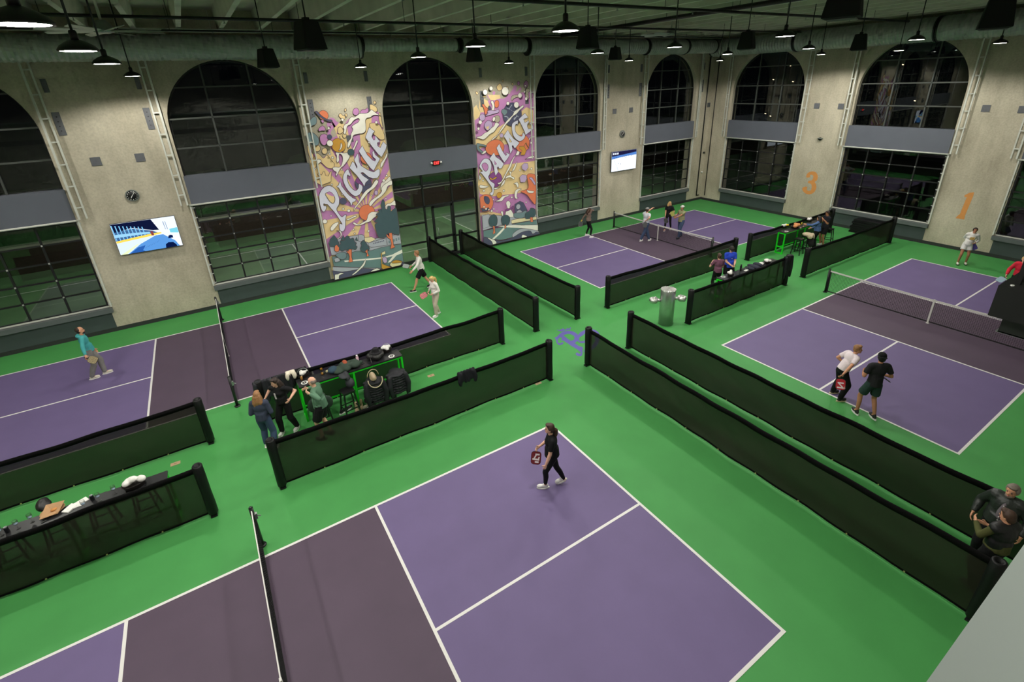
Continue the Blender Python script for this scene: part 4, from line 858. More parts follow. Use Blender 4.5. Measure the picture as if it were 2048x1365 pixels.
P.px('terrace', PX_('430,850 560,850 760,870 960,880 1215,840 1230,1000 1100,1020 700,1000 450,1080'), LG, OL, sm=False); P.px('fountain_town', PX_('440,870 530,840 560,870 545,1020 450,1050'), LG, OL, sm=False)
P.px('bowling_pin', PX_('780,690 800,655 830,660 845,700 835,750 865,800 895,880 780,880 775,820 800,760'), WH, OL); P.px('pin_ring', PX_('770,790 790,765 830,760 880,725 888,740 850,775 790,800'), PP, OL); P.px('small_pin', PX_('705,815 725,795 740,820 740,850 770,870 730,885 720,850'), WH, OL)
P.px('loudspeaker_print', PX_('905,700 980,655 1030,680 1085,790 1010,860 905,830'), DS, OL, sm=False); P.disc('speaker_cone', P.to2(*PX_('955,735')[0]), 0.14, LG, OL); P.disc('speaker_cone', P.to2(*PX_('968,835')[0]), 0.2, LG, OL)
P.px('cream_wall', PX_('855,930 960,905 1215,880 1215,920 970,960 860,980'), TN, OL, sm=False); P.px('shrubs', PX_('895,830 1000,820 1060,790 1080,860 1000,900 900,890'), TG, OL)
P.px('lawn', PX_('455,1080 700,1030 900,1020 1060,1060 900,1170 700,1215 460,1180'), GL, OL, sm=False); P.px('road', PX_('640,1010 900,1000 1235,1000 1235,1075 1000,1040 760,1030'), WH, None, sm=False); P.px('footpath', PX_('745,1030 775,1035 700,1120 610,1200 580,1195 660,1120'), WH, None, sm=False); P.px('lawn_strip', PX_('860,985 1215,925 1220,990 1000,1000'), GL, OL, sm=False)
for cr, tr in (('540,990 530,930 555,870 600,845 640,870 655,930 640,1000 580,1025', '588,1010 615,1010 620,1080 625,1110 588,1130 598,1070'), ('715,960 710,900 740,860 790,855 830,890 830,950 800,1000 740,1000', '760,990 778,995 778,1040 755,1052'), ('1050,880 1055,830 1110,790 1130,755 1190,770 1200,840 1160,890 1070,910', '1120,890 1155,885 1165,950 1130,955')):
    P.px('tree_crown', PX_(cr), DT, OL); P.px('tree_trunk', PX_(tr), OG, OL, sm=False)
P.px('rocks', PX_('870,1130 960,1060 1060,1050 1230,1080 1230,1110 1100,1130 900,1180'), LG, OL); P.px('water', PX_('460,1170 560,1190 700,1220 860,1180 1000,1100 1120,1080 1160,1130 1210,1095 1237,1150 590,1300 460,1262'), DS, OL)
blob_row(P, 'foam', PX_, WH, ['510,1180 560,1190 610,1210 640,1250 600,1290 570,1230', '1000,1160 1020,1135 1075,1160 1050,1190 1010,1190', '690,1250 740,1240 740,1260 700,1270'])

# ---- numerals on the right wall piers
NUM = paint('numeral_orange', (214, 146, 78))
def numeral(label, s_, fn, hole=None):
    t = thing('painted_numeral', label, 'numeral', (XR, 0, 0), group='pier numerals')
    P = Paint(t, lambda u, w, h: Vector((-h, u, w)), lambda x, y: (lambda p: (p.y, p.z))(at_x(x, y, XR)), (-50, 0), (50, 10)); P.px('numeral_paint', fn(s_), NUM)
NQ = crop(1540, 280, 4.014)
numeral('orange numeral 3 painted on the first concrete pier of the right wall', '292,300 300,270 330,254 365,258 383,285 380,320 360,338 368,352 372,385 355,420 320,437 285,430 262,405 262,385 285,375 300,380 295,398 310,410 328,405 335,380 330,355 305,345 312,328 335,325 347,305 345,285 325,280 318,300', NQ)
t_ = thing('painted_numeral', 'orange numeral 1 painted on the pier behind the woman in white', 'numeral', (XR, 0, 0), group='pier numerals')
Paint(t_, lambda u, w, h: Vector((-h, u, w)), lambda x, y: (lambda p: (p.y, p.z))(at_x(x, y, XR)), (-50, 0), (50, 10)).px('numeral_paint', NQ('1562,445 1600,425 1640,420 1632,450 1565,610 1560,640 1490,628 1505,610 1525,595 1580,460 1562,460'), NUM, sm=False)

# ---- purple emblem on the floor
EQ = crop(1100, 640, 12.8); EMB = paint('emblem_purple', (92, 86, 160))
t = thing('floor_emblem', 'purple crowned letter emblem painted on the green floor crossing', 'emblem', (0, 0, 0))
P = Paint(t, lambda u, w, h: Vector((u, w, h)), lambda x, y: (lambda p: (p.x, p.y))(at_z(x, y, 0)), (-90, -90), (90, 90), base=0.001, step=0.0008)
P.px('letter_stem', EQ('290,440 330,400 430,470 540,550 620,590 730,670 840,710 830,800 830,870 800,930 720,930 660,890 670,850 720,850 740,870 780,860 780,830 700,760 560,680 430,590 340,535 285,530 300,490'), EMB)
P.px('letter_bowl', EQ('115,465 180,430 240,370 330,310 460,285 580,300 680,350 715,385 780,320 880,270 980,240 1100,250 1200,290 1270,370 1260,460 1180,520 1140,470 1190,400 1120,330 1000,310 900,350 840,400 760,450 745,500 760,545 830,550 900,530 900,590 800,600 720,560 700,545 640,590 560,580 530,545 600,520 630,460 590,400 490,365 390,380 330,410 280,450 220,490 200,550 220,590 270,600 320,570 345,600 310,635 240,650 180,610 155,540 150,500'), EMB)
P.px('emblem_crown', EQ('160,260 190,258 255,270 270,235 310,250 330,205 360,250 420,245 435,208 470,230 500,225 520,195 540,195 510,265 400,275 290,305'), EMB, sm=False)
P.px('letter_tail', EQ('1180,520 1260,460 1240,600 1150,720 1020,800 900,830 860,800 980,740 1090,650'), EMB)

# ================================================================ televisions, clocks, exit sign, camera dome
def em(n, rgb, s=1.15): return emit('screen_' + n, rgb, s)
def television(x0, x1, z0, z1, label, draw):
    t = thing('wall_television', label, 'television', ((x0 + x1) / 2, YB - 0.16, z0), group='wall televisions'); w, h = x1 - x0, z1 - z0
    MB().box((-w / 2, 0, 0), (w / 2, 0.05, h)).build('casing', BLACKM, t); MB().box((-0.3, 0.05, h * 0.3), (0.3, 0.16, h * 0.7)).build('wall_mount', BLACKM, t)
    s = MB().box((-w / 2 + 0.012, -0.004, 0.012), (w / 2 - 0.012, 0.002, h - 0.012)).build('screen', em('white', (226, 236, 246)), t)
    P = Paint(s, lambda u, v, hh: Vector((-w / 2 + u * w, -0.004 - hh, v * h)), lambda a, b: (a, b), (0.01, 0.012), (0.99, 0.985), base=0.0005, step=0.0004)
    draw(P); return t
def draw_kart(P):
    q = lambda n, c, s_, st=1.1: P.shape(n, [tuple(float(v) for v in k.split(',')) for k in s_.split()], em(n, c, st))
    q('sky', (232, 242, 252), '0.4,0.5 0.99,0.5 0.99,0.985 0.4,0.985'); q('roof_dark', (16, 24, 60), '0,0.99 0.62,0.99 0.7,0.62 0.6,0.64 0.3,0.8 0,0.7', 0.9)
    q('hall', (70, 110, 160), '0,0.72 0.3,0.78 0.6,0.62 0.7,0.5 0.3,0.46 0,0.44', 0.9)
    for k in range(9): q('window_strip', (120, 190, 235), '%f,%f %f,%f %f,%f %f,%f' % (0.02 + k * .055, .46, 0.035 + k * .055, .46, 0.025 + k * .055, .95 - k * .02, 0.008 + k * .055, .95 - k * .02))
    q('window_row', (150, 205, 240), '0.0,0.56 0.35,0.56 0.55,0.54 0.55,0.6 0.3,0.64 0.0,0.66')
    q('yellow_barrier', (252, 214, 92), '0,0.38 0.3,0.43 0.6,0.47 0.72,0.5 0.72,0.54 0.6,0.54 0.3,0.5 0,0.45'); q('snow', (216, 232, 248), '0,0.385 0.3,0.43 0.62,0.47 0.3,0.2 0.12,0.0 0,0.0')
    q('track', (88, 148, 216), '0.12,0.0 0.36,0.27 0.62,0.46 0.74,0.46 0.9,0.2 0.95,0.0'); q('track_dark', (40, 92, 170), '0.14,0.0 0.3,0.17 0.42,0.2 0.36,0.06 0.4,0.0')
    q('kerb', (226, 240, 190), '0.0,0.0 0.3,0.27 0.33,0.27 0.1,0.0'); q('near_wheel', (10, 28, 80), '0.72,0.0 0.73,0.12 0.78,0.18 0.86,0.16 0.9,0.06 0.9,0.0', 0.8); q('kart', (12, 34, 90), '0.8,0.3 0.81,0.38 0.84,0.41 0.88,0.39 0.88,0.31', 0.8)
    q('cyan_wall', (120, 206, 226), '0.86,0.48 0.99,0.44 0.99,0.62 0.86,0.6'); q('red_gate', (150, 70, 70), '0.56,0.48 0.6,0.47 0.6,0.6 0.56,0.62', 0.9); q('snow_right', (236, 244, 252), '0.88,0.34 0.99,0.38 0.99,0.02 0.93,0.06 0.9,0.22')
    for k in range(5): q('crack', (24, 60, 130), '%f,%f %f,%f %f,%f' % (0.4 + .05 * k, .1 + .03 * k, .47 + .05 * k, .2 + .03 * k, .41 + .05 * k, .12 + .03 * k), 0.8)
    q('scaffold', (60, 110, 170), '0.8,0.6 0.805,0.6 0.8,0.86 0.79,0.86', 0.9); q('scaffold', (60, 110, 170), '0.83,0.6 0.837,0.6 0.83,0.86 0.823,0.86', 0.9)
def draw_hockey(P):
    q = lambda n, c, s_, st=1.15: P.shape(n, [tuple(float(v) for v in k.split(',')) for k in s_.split()], em(n, c, st))
    q('ice', (232, 240, 252), '0,0 1,0 1,0.8 0,0.72', 1.3); q('crowd', (36, 34, 74), '0,0.99 1,0.99 1,0.84 0.5,0.78 0,0.74', 0.8); q('rink_blue', (86, 134, 210), '0,0.62 0.5,0.7 1,0.72 1,0.86 0.5,0.8 0,0.76', 1.0)
    for k in range(3): q('score_panel', (220, 226, 240), '%f,0.84 %f,0.84 %f,0.93 %f,0.93' % (0.05 + .08 * k, .11 + .08 * k, .11 + .08 * k, .05 + .08 * k))
    for k, (a, b) in enumerate(((0.1, .64), (.17, .68), (.42, .66), (.47, .67), (.52, .65), (.57, .68), (.56, .6), (.78, .66), (.27, .36), (.36, .32), (.66, .66))):
        q('skater', (30, 44, 92), '%f,%f %f,%f %f,%f %f,%f' % (a, b, a + .014, b, a + .012, b + .06, a, b + .06), 0.8)
    q('rink_line', (160, 176, 214), '0.1,0.58 0.108,0.58 0.29,0.02 0.28,0.02', 1.0)
television(-9.2, -7.25, 2.84, 4.0, 'large wall television on the left pier showing a racing video', draw_kart)
television(14.48, 16.5, 2.93, 4.1, 'smaller looking wall television on the far pier showing ice hockey', draw_hockey)
CLK = mat('clock_black', (20, 20, 22), 0.4); CLKW = mat('clock_white', (220, 220, 214), 0.5)
def clock(x, z, label):
    t = thing('wall_clock', label, 'clock', (x, YB - 0.06, z), group='round wall clocks')
    R = 0.2
    MB().cyl((0, 0, 0), (0, 0.06, 0), R, n=32).build('case', CLK, t, True); 
    mb = MB(); n = 32; v = [(r * math.cos(2 * PI * j / n), y, r * math.sin(2 * PI * j / n)) for r, y in ((R - 0.025, -0.004), (R, -0.01), (R + 0.008, 0.0), (R + 0.008, 0.03)) for j in range(n)]
    mb.add(v, [(i * n + j, i * n + (j + 1) % n, (i + 1) * n + (j + 1) % n, (i + 1) * n + j) for i in range(3) for j in range(n)]).build('rim', GALV, t, True)
    for k in range(12):
        a = 2 * PI * k / 12; rr = R * 0.72; MB().beam((rr * math.sin(a) * 0.9, -0.006, rr * math.cos(a) * 0.9), (rr * math.sin(a) * 1.08, -0.006, rr * math.cos(a) * 1.08), 0.022, 0.006, up=(0, 1, 0)).build('hour_mark', CLKW, t)
    for a, l, w in ((math.radians(40), 0.15, 0.014), (math.radians(215), 0.09, 0.02)): MB().beam((0, -0.012, 0), (l * math.sin(a), -0.012, l * math.cos(a)), w, 0.004, up=(0, 1, 0)).build('hand', CLKW, t)
clock(-8.29, 4.88, 'round black wall clock above the large left television'); clock(15.38, 5.03, 'round black wall clock above the hockey television')
t = thing('exit_sign', 'red lit EXIT sign with two lamp heads over the entrance doors', 'sign', (3.45, YB - 0.06, 4.6))
MB().box((-0.17, -0.06, 0), (0.17, 0, 0.22)).build('housing', BLACKM, t); MB().box((-0.155, -0.068, 0.02), (0.155, -0.06, 0.2)).build('sign_face', emit('exit_red_dim', (90, 8, 10), 0.6), t)
for s in (-1, 1): MB().ball((s * 0.24, -0.04, 0.12), 0.055).box((s * 0.2 - 0.04, -0.03, 0.09), (s * 0.2 + 0.04, 0.0, 0.14)).build('lamp_head', WHITEM, t, True)
EX = emit('exit_red', (255, 70, 66), 3.0); mb = MB()
def stroke(x0, z0, x1, z1): mb.beam((x0, -0.072, z0), (x1, -0.072, z1), 0.018, 0.006, up=(0, 1, 0))
for x, segs in ((-0.13, 'lmtb'), (-0.05, 'x'), (0.03, 'i'), (0.075, 'T')):
    if segs == 'lmtb':
        stroke(x, .045, x, .175); [stroke(x, z, x + .055, z) for z in (.053, .11, .167)]
    elif segs == 'x': stroke(x, .045, x + .06, .175); stroke(x, .175, x + .06, .045)
    elif segs == 'i': stroke(x + .008, .045, x + .008, .175)
    else: stroke(x - .01, .167, x + .06, .167); stroke(x + .025, .045, x + .025, .175)
mb.build('lettering', EX, t)
t = thing('dome_camera', 'small dark dome camera on the pier with numeral 3', 'camera', (XR - 0.02, 6.52, 4.56))
MB().lathe([(0, 0.06), (0.13, 0.06), (0.14, 0.02), (0.11, 0.0), (0, 0.0)], 16).build('bracket', GALV, t, True); MB().ball((-0.02, 0, 0), (0.1, 0.1, 0.09)).build('dome_lens', mat('smoked_dome', (16, 16, 18), 0.1), t, True)
# ================================================================ soft union: primitives merged into one continuous surface
def _ortho(d):
    d = Vector(d).normalized(); u = Vector((0, 0, 1)) if abs(d.z) < 0.9 else Vector((1, 0, 0)); x = d.cross(u).normalized(); return x, d.cross(x)
TMP = bpy.data.scenes.new('workbench')
class Union:
    def __init__(s): s.mb = MB()
    def cap(s, a, b, ra, rb=None, n=10, flat=False):
        """capsule (or flat-ended cone) from a to b"""
        rb = ra if rb is None else rb; a, b = Vector(a), Vector(b)
        if (b - a).length < 1e-5: b = a + Vector((0, 0, 1e-3))
        d = (b - a).normalized(); x, y = _ortho(d); rings = []
        A = [0.0] if flat else [-1.0, -0.6, 0.0]
        for t in ([(a, ra, -0.999), (a, ra, -0.7), (a, ra, 0)] if not flat else [(a, ra, 0)]): rings.append(t)
        for t in ([(b, rb, 0), (b, rb, 0.7), (b, rb, 0.999)] if not flat else [(b, rb, 0)]): rings.append(t)
        vs = []
        for c, r, k in rings:
            cc = c + d * (r * k); rr = r * math.sqrt(max(0.0004, 1 - k * k))
            vs += [cc + x * (rr * math.cos(2 * PI * j / n)) + y * (rr * math.sin(2 * PI * j / n)) for j in range(n)]
        k = len(rings); fs = [(i * n + j, i * n + (j + 1) % n, (i + 1) * n + (j + 1) % n, (i + 1) * n + j) for i in range(k - 1) for j in range(n)]
        fs += [tuple(range(n - 1, -1, -1)), tuple(range((k - 1) * n, k * n))]
        s.mb.add(vs, fs); return s
    def chain(s, pts, rs, n=10):
        for i in range(len(pts) - 1): s.cap(pts[i], pts[i + 1], rs[i], rs[i + 1], n)
        return s
    def ell(s, c, r, fx=(1, 0, 0), up=(0, 0, 1), n=14, m=9):
        """ellipsoid with half sizes r = (side, front, up); fx = forward direction"""
        f = Vector(fx).normalized(); u = Vector(up); u = (u - f * u.dot(f)).normalized() if abs(Vector(up).normalized().dot(f)) < 0.999 else Vector((0, 0, 1)); sd = f.cross(u)
        t = MB().ball((0, 0, 0), r, n, m); s.mb.add([Vector(c) + sd * v[0] + f * v[1] + u * v[2] for v in t.v], t.f); return s
    def build(s, name, m, parent=None, vox=0.012, sm=4, loc=None):
        me = s.mb.mesh(name, m); o = bpy.data.objects.new('tmp', me); TMP.collection.objects.link(o)
        r = o.modifiers.new('r', 'REMESH'); r.mode = 'VOXEL'; r.voxel_size = vox; r.use_smooth_shade = True
        if sm: q = o.modifiers.new('s', 'SMOOTH'); q.factor = 0.5; q.iterations = sm
        
        with bpy.context.temp_override(scene=TMP, view_layer=TMP.view_layers[0]):
            dg = bpy.context.evaluated_depsgraph_get(); new = bpy.data.meshes.new_from_object(o.evaluated_get(dg), depsgraph=dg)
        bpy.data.objects.remove(o); bpy.data.meshes.remove(me); new.name = name
        new.materials.clear(); new.materials.append(m)
        new.polygons.foreach_set('use_smooth', [True] * len(new.polygons)); new.polygons.foreach_set('material_index', [0] * len(new.polygons))
        return link(name, new, parent)
def fabric(name, rgb, rough=0.85, var=0.08, scale=9): return mat('fabric_' + name, rgb, rough, var=var, scale=scale, bump=0.15, bscale=70, spec=0.25)

# ================================================================ bar tables and stools
GRN = mat('bright_green_steel', (30, 214, 36), 0.4); TOPB = mat('black_laminate', (36, 36, 38), 0.35, var=0.08, scale=12); TH = 1.07
def bar_table(x0, x1, y0, y1, label):
    t = thing('bar_table', label, 'table', (x0, y0, 0), group='tall bar tables'); L, Wd = x1 - x0, y1 - y0; s = 0.05
    MB().box((0, 0, TH - 0.035), (L, Wd, TH)).build('table_top', TOPB, t)
    xs = [0.03, L / 2, L - 0.03] if L > 2 else [0.03, L - 0.03]
    for x in xs:
        for y in (0.03, Wd - 0.03): MB().cbox((x, y, (TH - 0.035) / 2), (s, s, TH - 0.035)).build('leg', GRN, t)
        for z in (0.03, 0.34, TH - 0.065): MB().box((x - s / 2, 0.055, z - s / 2), (x + s / 2, Wd - 0.055, z + s / 2)).build('cross_rail', GRN, t)
    for a, b in zip(xs[:-1], xs[1:]):
        for y in (0.03, Wd - 0.03): MB().box((a + s / 2, y - 0.02, TH - 0.08), (b - s / 2, y + 0.02, TH - 0.037)).build('apron_rail', GRN, t)
        MB().box((a + s / 2, Wd / 2 - 0.02, 0.32), (b - s / 2, Wd / 2 + 0.02, 0.36)).build('foot_rail', GRN, t)
    return t
bar_table(-5.2, -2.42, 3.80, 4.24, 'bright green framed bar table covered with coats, bags and drinks')
bar_table(-11.2, -8.02, 1.84, 2.24, 'long black topped bar table at the left edge with glasses and food trays')
bar_table(9.3, 12.75, 1.86, 2.26, 'bar table between the man in blue and the fountain screen')
bar_table(16.45, 19.9, 3.86, 4.24, 'far bar table with bright green end frame, orange food on top')
STB = mat('black_stool_metal', (20, 20, 21), 0.35)
def stool(x, y, rz, label):
    t = thing('bar_stool', label, 'stool', (x, y, 0), rz, group='black bar stools'); h = 0.76
    MB().cbox((0, 0, h - 0.015), (0.32, 0.32, 0.03)).cbox((0, 0, h - 0.045), (0.28, 0.28, 0.04)).build('seat', STB, t)
    for sx in (-1, 1):
        for sy in (-1, 1): MB().beam((sx * 0.13, sy * 0.13, h - 0.05), (sx * 0.2, sy * 0.2, 0.0), 0.035, 0.035).build('leg', STB, t)
    q = 0.175
    for a, b in (((-q, -q), (q, -q)), ((q, -q), (q, q)), ((q, q), (-q, q)), ((-q, q), (-q, -q))): MB().beam((a[0], a[1], 0.24), (b[0], b[1], 0.24), 0.02, 0.025).build('foot_rest', STB, t)
    return t
stool(-4.83, 3.52, 0.1, 'black bar stool behind the bald man with a green jacket on it'); stool(-4.12, 3.48, 0.15, 'black bar stool at the crowded table with an empty looking seat')
stool(-3.42, 3.48, 0.0, 'black bar stool under the dark coat and beige handbag'); stool(-2.78, 3.50, 0.2, 'black bar stool hidden under the hanging quilted jacket')
stool(17.1, 3.52, 0.1, 'black bar stool nearest the green end frame of the far table'); stool(17.75, 3.55, 0, 'black bar stool carrying the shaggy beige coat'); stool(19.75, 3.5, 0.2, 'black bar stool beside the man in black at the far table')
for k, x in enumerate((-8.6, -9.3, -10.0, -10.7)): stool(x, 2.55, 0.05 * k, ['bar stool nearest the aisle at the long left table', 'second bar stool from the aisle at the long left table', 'third bar stool from the aisle at the long left table', 'bar stool of the long left table nearest the picture edge'][k])
stool(10.0, 2.62, 0.1, 'bar stool on the near left of the table beside the man in blue'); 

# ================================================================ small things on the tables
WTOW = fabric('white_towel', (228, 226, 220)); WICK = mat('dark_wire_basket', (40, 34, 30), 0.5); GOLD = mat('gold_liquid', (176, 120, 40), 0.2); CLEAR = glass_pane('clear_cup', 0.93, 0.05, 0.05)
def on(px, py, z=TH): return at_z(px, py, z)
def basket(p, label, w=0.2, fill=WTOW, seed=1, handle=True, rz=0.0, cat='basket'):
    t = thing('serving_basket', label, cat, p, rz, group='table baskets'); R = random.Random(seed)
    prof = [(w * 0.42, 0.0), (w * 0.5, 0.01), (w * 0.62, 0.10), (w * 0.64, 0.105), (w * 0.60, 0.105), (w * 0.47, 0.015)]
    MB().lathe(prof, 18, sx=1.25, sy=0.9).build('basket_body', WICK, t, True)
    u = Union()
    for k in range(7): u.ell((R.uniform(-.5, .5) * w, R.uniform(-.35, .35) * w, 0.11 + R.uniform(0, .05)), (w * .3, w * .26, w * .24), (R.uniform(-1, 1), R.uniform(-1, 1), R.uniform(-.4, .4)))
    u.build('folded_cloth' if fill is WTOW else 'contents', fill, t, 0.014, 2)
    if handle: MB().tube([(w * .75 * math.cos(a), 0, 0.1 + 0.16 * math.sin(a)) for a in np.linspace(0, PI, 9)], 0.006, 6).build('handle', GALV, t, True)
    return t
def coaster(p, label):
    t = thing('round_coaster', label, 'coaster', p, group='white round coasters')
    MB().lathe([(0, 0), (0.085, 0), (0.085, 0.006), (0, 0.006)], 20).build('disc', WHITEM, t); MB().lathe([(0, 0.006), (0.055, 0.006), (0.055, 0.009), (0, 0.009)], 16).build('printed_centre', BLACKM, t)
    MB().box((-0.02, -0.006, 0.009), (0.02, 0.006, 0.0105)).box((-0.006, -0.025, 0.009), (0.006, 0.02, 0.0105)).build('printed_mark', WHITEM, t)
def tumbler(p, label, liquid=None, h=0.13, r=0.036):
    t = thing('drinking_glass', label, 'glass', p, group='drinks glasses')
    MB().lathe([(r * .8, 0), (r, h), (r * .93, h), (r * .74, 0.01)], 14).build('glass_body', CLEAR, t, True)
    if liquid: MB().lathe([(0, 0.008), (r * .76, 0.008), (r * .88, h * .75), (0, h * .75)], 12).build('drink', liquid, t, True)
def wineglass(p, label):
    t = thing('stemmed_glass', label, 'glass', p, group='stemmed glasses')
    MB().lathe([(0, 0), (0.035, 0.0), (0.035, 0.003), (0.005, 0.008), (0.004, 0.08), (0.02, 0.095), (0.04, 0.13), (0.038, 0.19), (0.036, 0.19), (0.037, 0.13), (0.015, 0.1), (0, 0.09)], 16).build('bowl_and_stem', CLEAR, t, True)
    MB().lathe([(0, 0.102), (0.018, 0.104), (0.033, 0.125), (0, 0.125)], 12).build('drink', mat('pale_drink', (150, 170, 190), 0.15), t, True)
def can(p, label, rgb=(40, 42, 46)):
    t = thing('drink_can', label, 'can', p, group='drink cans'); r = 0.033
    MB().lathe([(0, 0), (r * .8, 0), (r, 0.01), (r, 0.105), (r * .82, 0.12), (0, 0.12)], 16).build('can_body', mat('can_%d' % rgb[0], rgb, 0.3, metal=0.4), t, True); MB().lathe([(0, 0.12), (r * .8, 0.12), (r * .8, 0.124), (0, 0.122)], 14).cbox((0, 0.008, 0.125), (0.014, 0.022, 0.003)).build('lid', GALV, t)
def bottle(p, label, rgb, h=0.24, cap=(230, 220, 224)):
    t = thing('water_bottle', label, 'bottle', p); r = 0.037
    MB().lathe([(0, 0), (r * .9, 0), (r, 0.01), (r, h * .75), (r * .62, h * .86), (r * .6, h * .9), (0, h * .9)], 16).build('bottle_body', mat('bottle_%d' % rgb[0], rgb, 0.35), t, True); MB().lathe([(0, h * .88), (r * .68, h * .88), (r * .68, h), (0, h)], 14).build('cap', mat('bcap_%d' % cap[0], cap, 0.4), t, True)
def slab(p, label, size, m, name='phone', cat='phone', rz=0.3, screen=None):
    t = thing(name, label, cat, p, rz); MB().cbox((0, 0, size[2] / 2), size).build('body', m, t)
    MB().cbox((0, 0, size[2] + 0.0008), (size[0] * .9, size[1] * .94, 0.0015)).build('face', screen or BLACKM, t)
# crowded table
basket(on(607, 754), 'black basket of white towels at the left end of the crowded table', 0.2, seed=2); coaster(on(609, 766), 'white round coaster beside the beer glass on the crowded table')
tumbler(on(604, 761), 'amber beer glass beside the bald man', GOLD, 0.15); tumbler(on(643, 741), 'small glass with gold drink behind the bald man', GOLD, 0.09); tumbler(on(645, 750), 'small gold glass nearer the table edge by the bald man', GOLD, 0.09); tumbler(on(651, 748), 'short clear glass right of the two gold glasses', None, 0.09); tumbler(on(641, 739), 'dark tumbler at the back among the gold glasses', mat('cola', (40, 22, 16), 0.2), 0.1)
slab(on(656, 743), 'cream paper card standing among glasses on the crowded table', (0.12, 0.09, 0.02), mat('cream_card', (214, 206, 178), 0.7), 'paper_card', 'card', 0.2, mat('cream_print', (196, 186, 140), 0.7))
bottle(on(716, 726), 'pale pink water bottle on the crowded table', (226, 186, 200)); slab(on(724, 727), 'dark phone lying beside the pink bottle', (0.075, 0.15, 0.01), BLACKM)
basket(on(773, 704), 'wire handled basket of white towels at the right end of the crowded table', 0.2, seed=5); coaster(on(783, 713), 'white round coaster at the right end of the crowded table')
def pile(name, label, cat, m, blobs, vox=0.016, extra=None):
    u = Union()
    for b in blobs:
        if len(b) == 2: u.ell(b[0], b[1])
        elif len(b) == 3: u.ell(b[0], b[1], b[2])
        else: u.cap(b[0], b[1], b[2], b[3])
    t = thing(name, label, cat, tuple(blobs[0][0][:2]) + (0.0,))
    o = u.build('cloth', m, None, vox, 3); o.parent = t; o.matrix_parent_inverse = Matrix.Translation(-Vector(t.location))
    if extra: extra(t)
    return t
def sub(t, u, name, m, vox=0.014):
    o = u.build(name, m, None, vox, 3); o.parent = t; o.matrix_parent_inverse = Matrix.Translation(-Vector(t.location)); return o
V3 = lambda *a: Vector(a)
c = on(692, 739); JG = fabric('dark_green_coat', (52, 66, 56)); JB = fabric('teal_lining', (44, 64, 78)); JO = fabric('rust_lining', (150, 74, 50))
def lin(t):
    sub(t, Union().ell(c + V3(-0.32, 0.06, 0.07), (0.16, 0.14, 0.08)), 'blue_sleeve', JB); sub(t, Union().ell(c + V3(0.02, 0.12, 0.15), (0.13, 0.07, 0.04)), 'rust_lining', JO)
pile('green_coat', 'crumpled dark green coat with rust lining heaped on the crowded table', 'coat', JG, [(c + V3(0, 0.05, 0.07), (0.26, 0.16, 0.1)), (c + V3(0.25, 0.02, 0.08), (0.2, 0.15, 0.09)), (c + V3(-0.2, 0.0, 0.05), (0.2, 0.16, 0.07)), (c + V3(0.1, -0.05, 0.12), c + V3(0.42, -0.02, 0.09), 0.06, 0.05), (c + V3(-0.1, 0.1, 0.12), c + V3(0.3, 0.14, 0.1), 0.06, 0.06)], extra=lin)
c = on(752, 717); LEA = mat('black_leather', (28, 26, 26), 0.4, bump=0.2, bscale=40)
def hat(t):
    sub(t, Union().cap(c + V3(0.02, 0.0, 0.2), c + V3(0.02, 0.0, 0.32), 0.1, 0.085, flat=True).cap(c + V3(0.02, 0, 0.195), c + V3(0.02, 0, 0.212), 0.18, 0.17, flat=True, n=16), 'dark_hat', fabric('black_felt', (34, 33, 36)), 0.012)
    MB().tube([tuple(c + V3(-0.18, -0.1, 0.12) - t.location), tuple(c + V3(-0.2, -0.24, 0.1) - t.location), tuple(c + V3(-0.16, -0.27, -0.1) - t.location), tuple(c + V3(-0.14, -0.28, -0.32) - t.location)], 0.012, 6).build('strap', LEA, t, True)
pile('black_bag', 'slouchy black leather bag with a dark hat resting on it', 'bag', LEA, [(c + V3(0, 0, 0.1), (0.24, 0.16, 0.12)), (c + V3(0.1, -0.02, 0.12), (0.16, 0.14, 0.1)), (c + V3(-0.12, 0.02, 0.1), (0.14, 0.14, 0.11))], extra=hat)
# clothes on the stools
def puffer(name, label, x, y, z, m, w=0.27, ht=0.62, rows=8, seed=3):
    R = random.Random(seed); blobs = [((x, y, z + 0.03), (w, w * 0.85, 0.05))]; u = Union(); t = thing(name, label, 'jacket', (x, y, 0))
    u.ell((x, y, z + 0.02), (w, w * .85, 0.06))
    for k in range(rows):
        zz = z - ht * k / rows; f = 1 + 0.25 * k / rows
        for a in np.linspace(-PI * 0.95, 0.15, 12): u.ell((x + w * f * math.cos(a) * .95, y + w * f * math.sin(a) * .8, zz + R.uniform(-.012, .012)), (0.075, 0.075, ht / rows * 0.52))
    for sg in (-1, 1): u.chain([(x + sg * w * 1.0, y - w * .75, z - .02), (x + sg * w * 1.2, y - w * 1.1, z - ht * .45), (x + sg * w * 1.05, y - w * 1.25, z - ht * .95)], [0.07, 0.075, 0.055])
    o = u.build('quilted_shell', m, None, 0.015, 2); o.parent = t; o.matrix_parent_inverse = Matrix.Translation(-Vector(t.location)); return t
PUF = fabric('black_quilt', (34, 34, 38), 0.5)
puffer('quilted_jacket', 'black quilted jacket hung over the stool at the right end of the crowded table', -2.78, 3.50, 0.79, PUF, 0.22, 0.58)
puffer('dark_coat', 'long dark quilted coat hung over the stool below the beige handbag', -3.42, 3.48, 0.79, fabric('charcoal_quilt', (30, 31, 34), 0.6), 0.22, 0.62, 9, 5)
pile('grey_jacket', 'dark grey jacket hanging from the table edge onto the stool', 'jacket', fabric('grey_quilt', (52, 54, 58), 0.6), [(V3(-4.02, 3.72, 1.0), (0.18, 0.08, 0.16)), (V3(-3.98, 3.62, 0.85), (0.15, 0.12, 0.14)), (V3(-4.1, 3.74, 1.06), (0.2, 0.12, 0.05))])
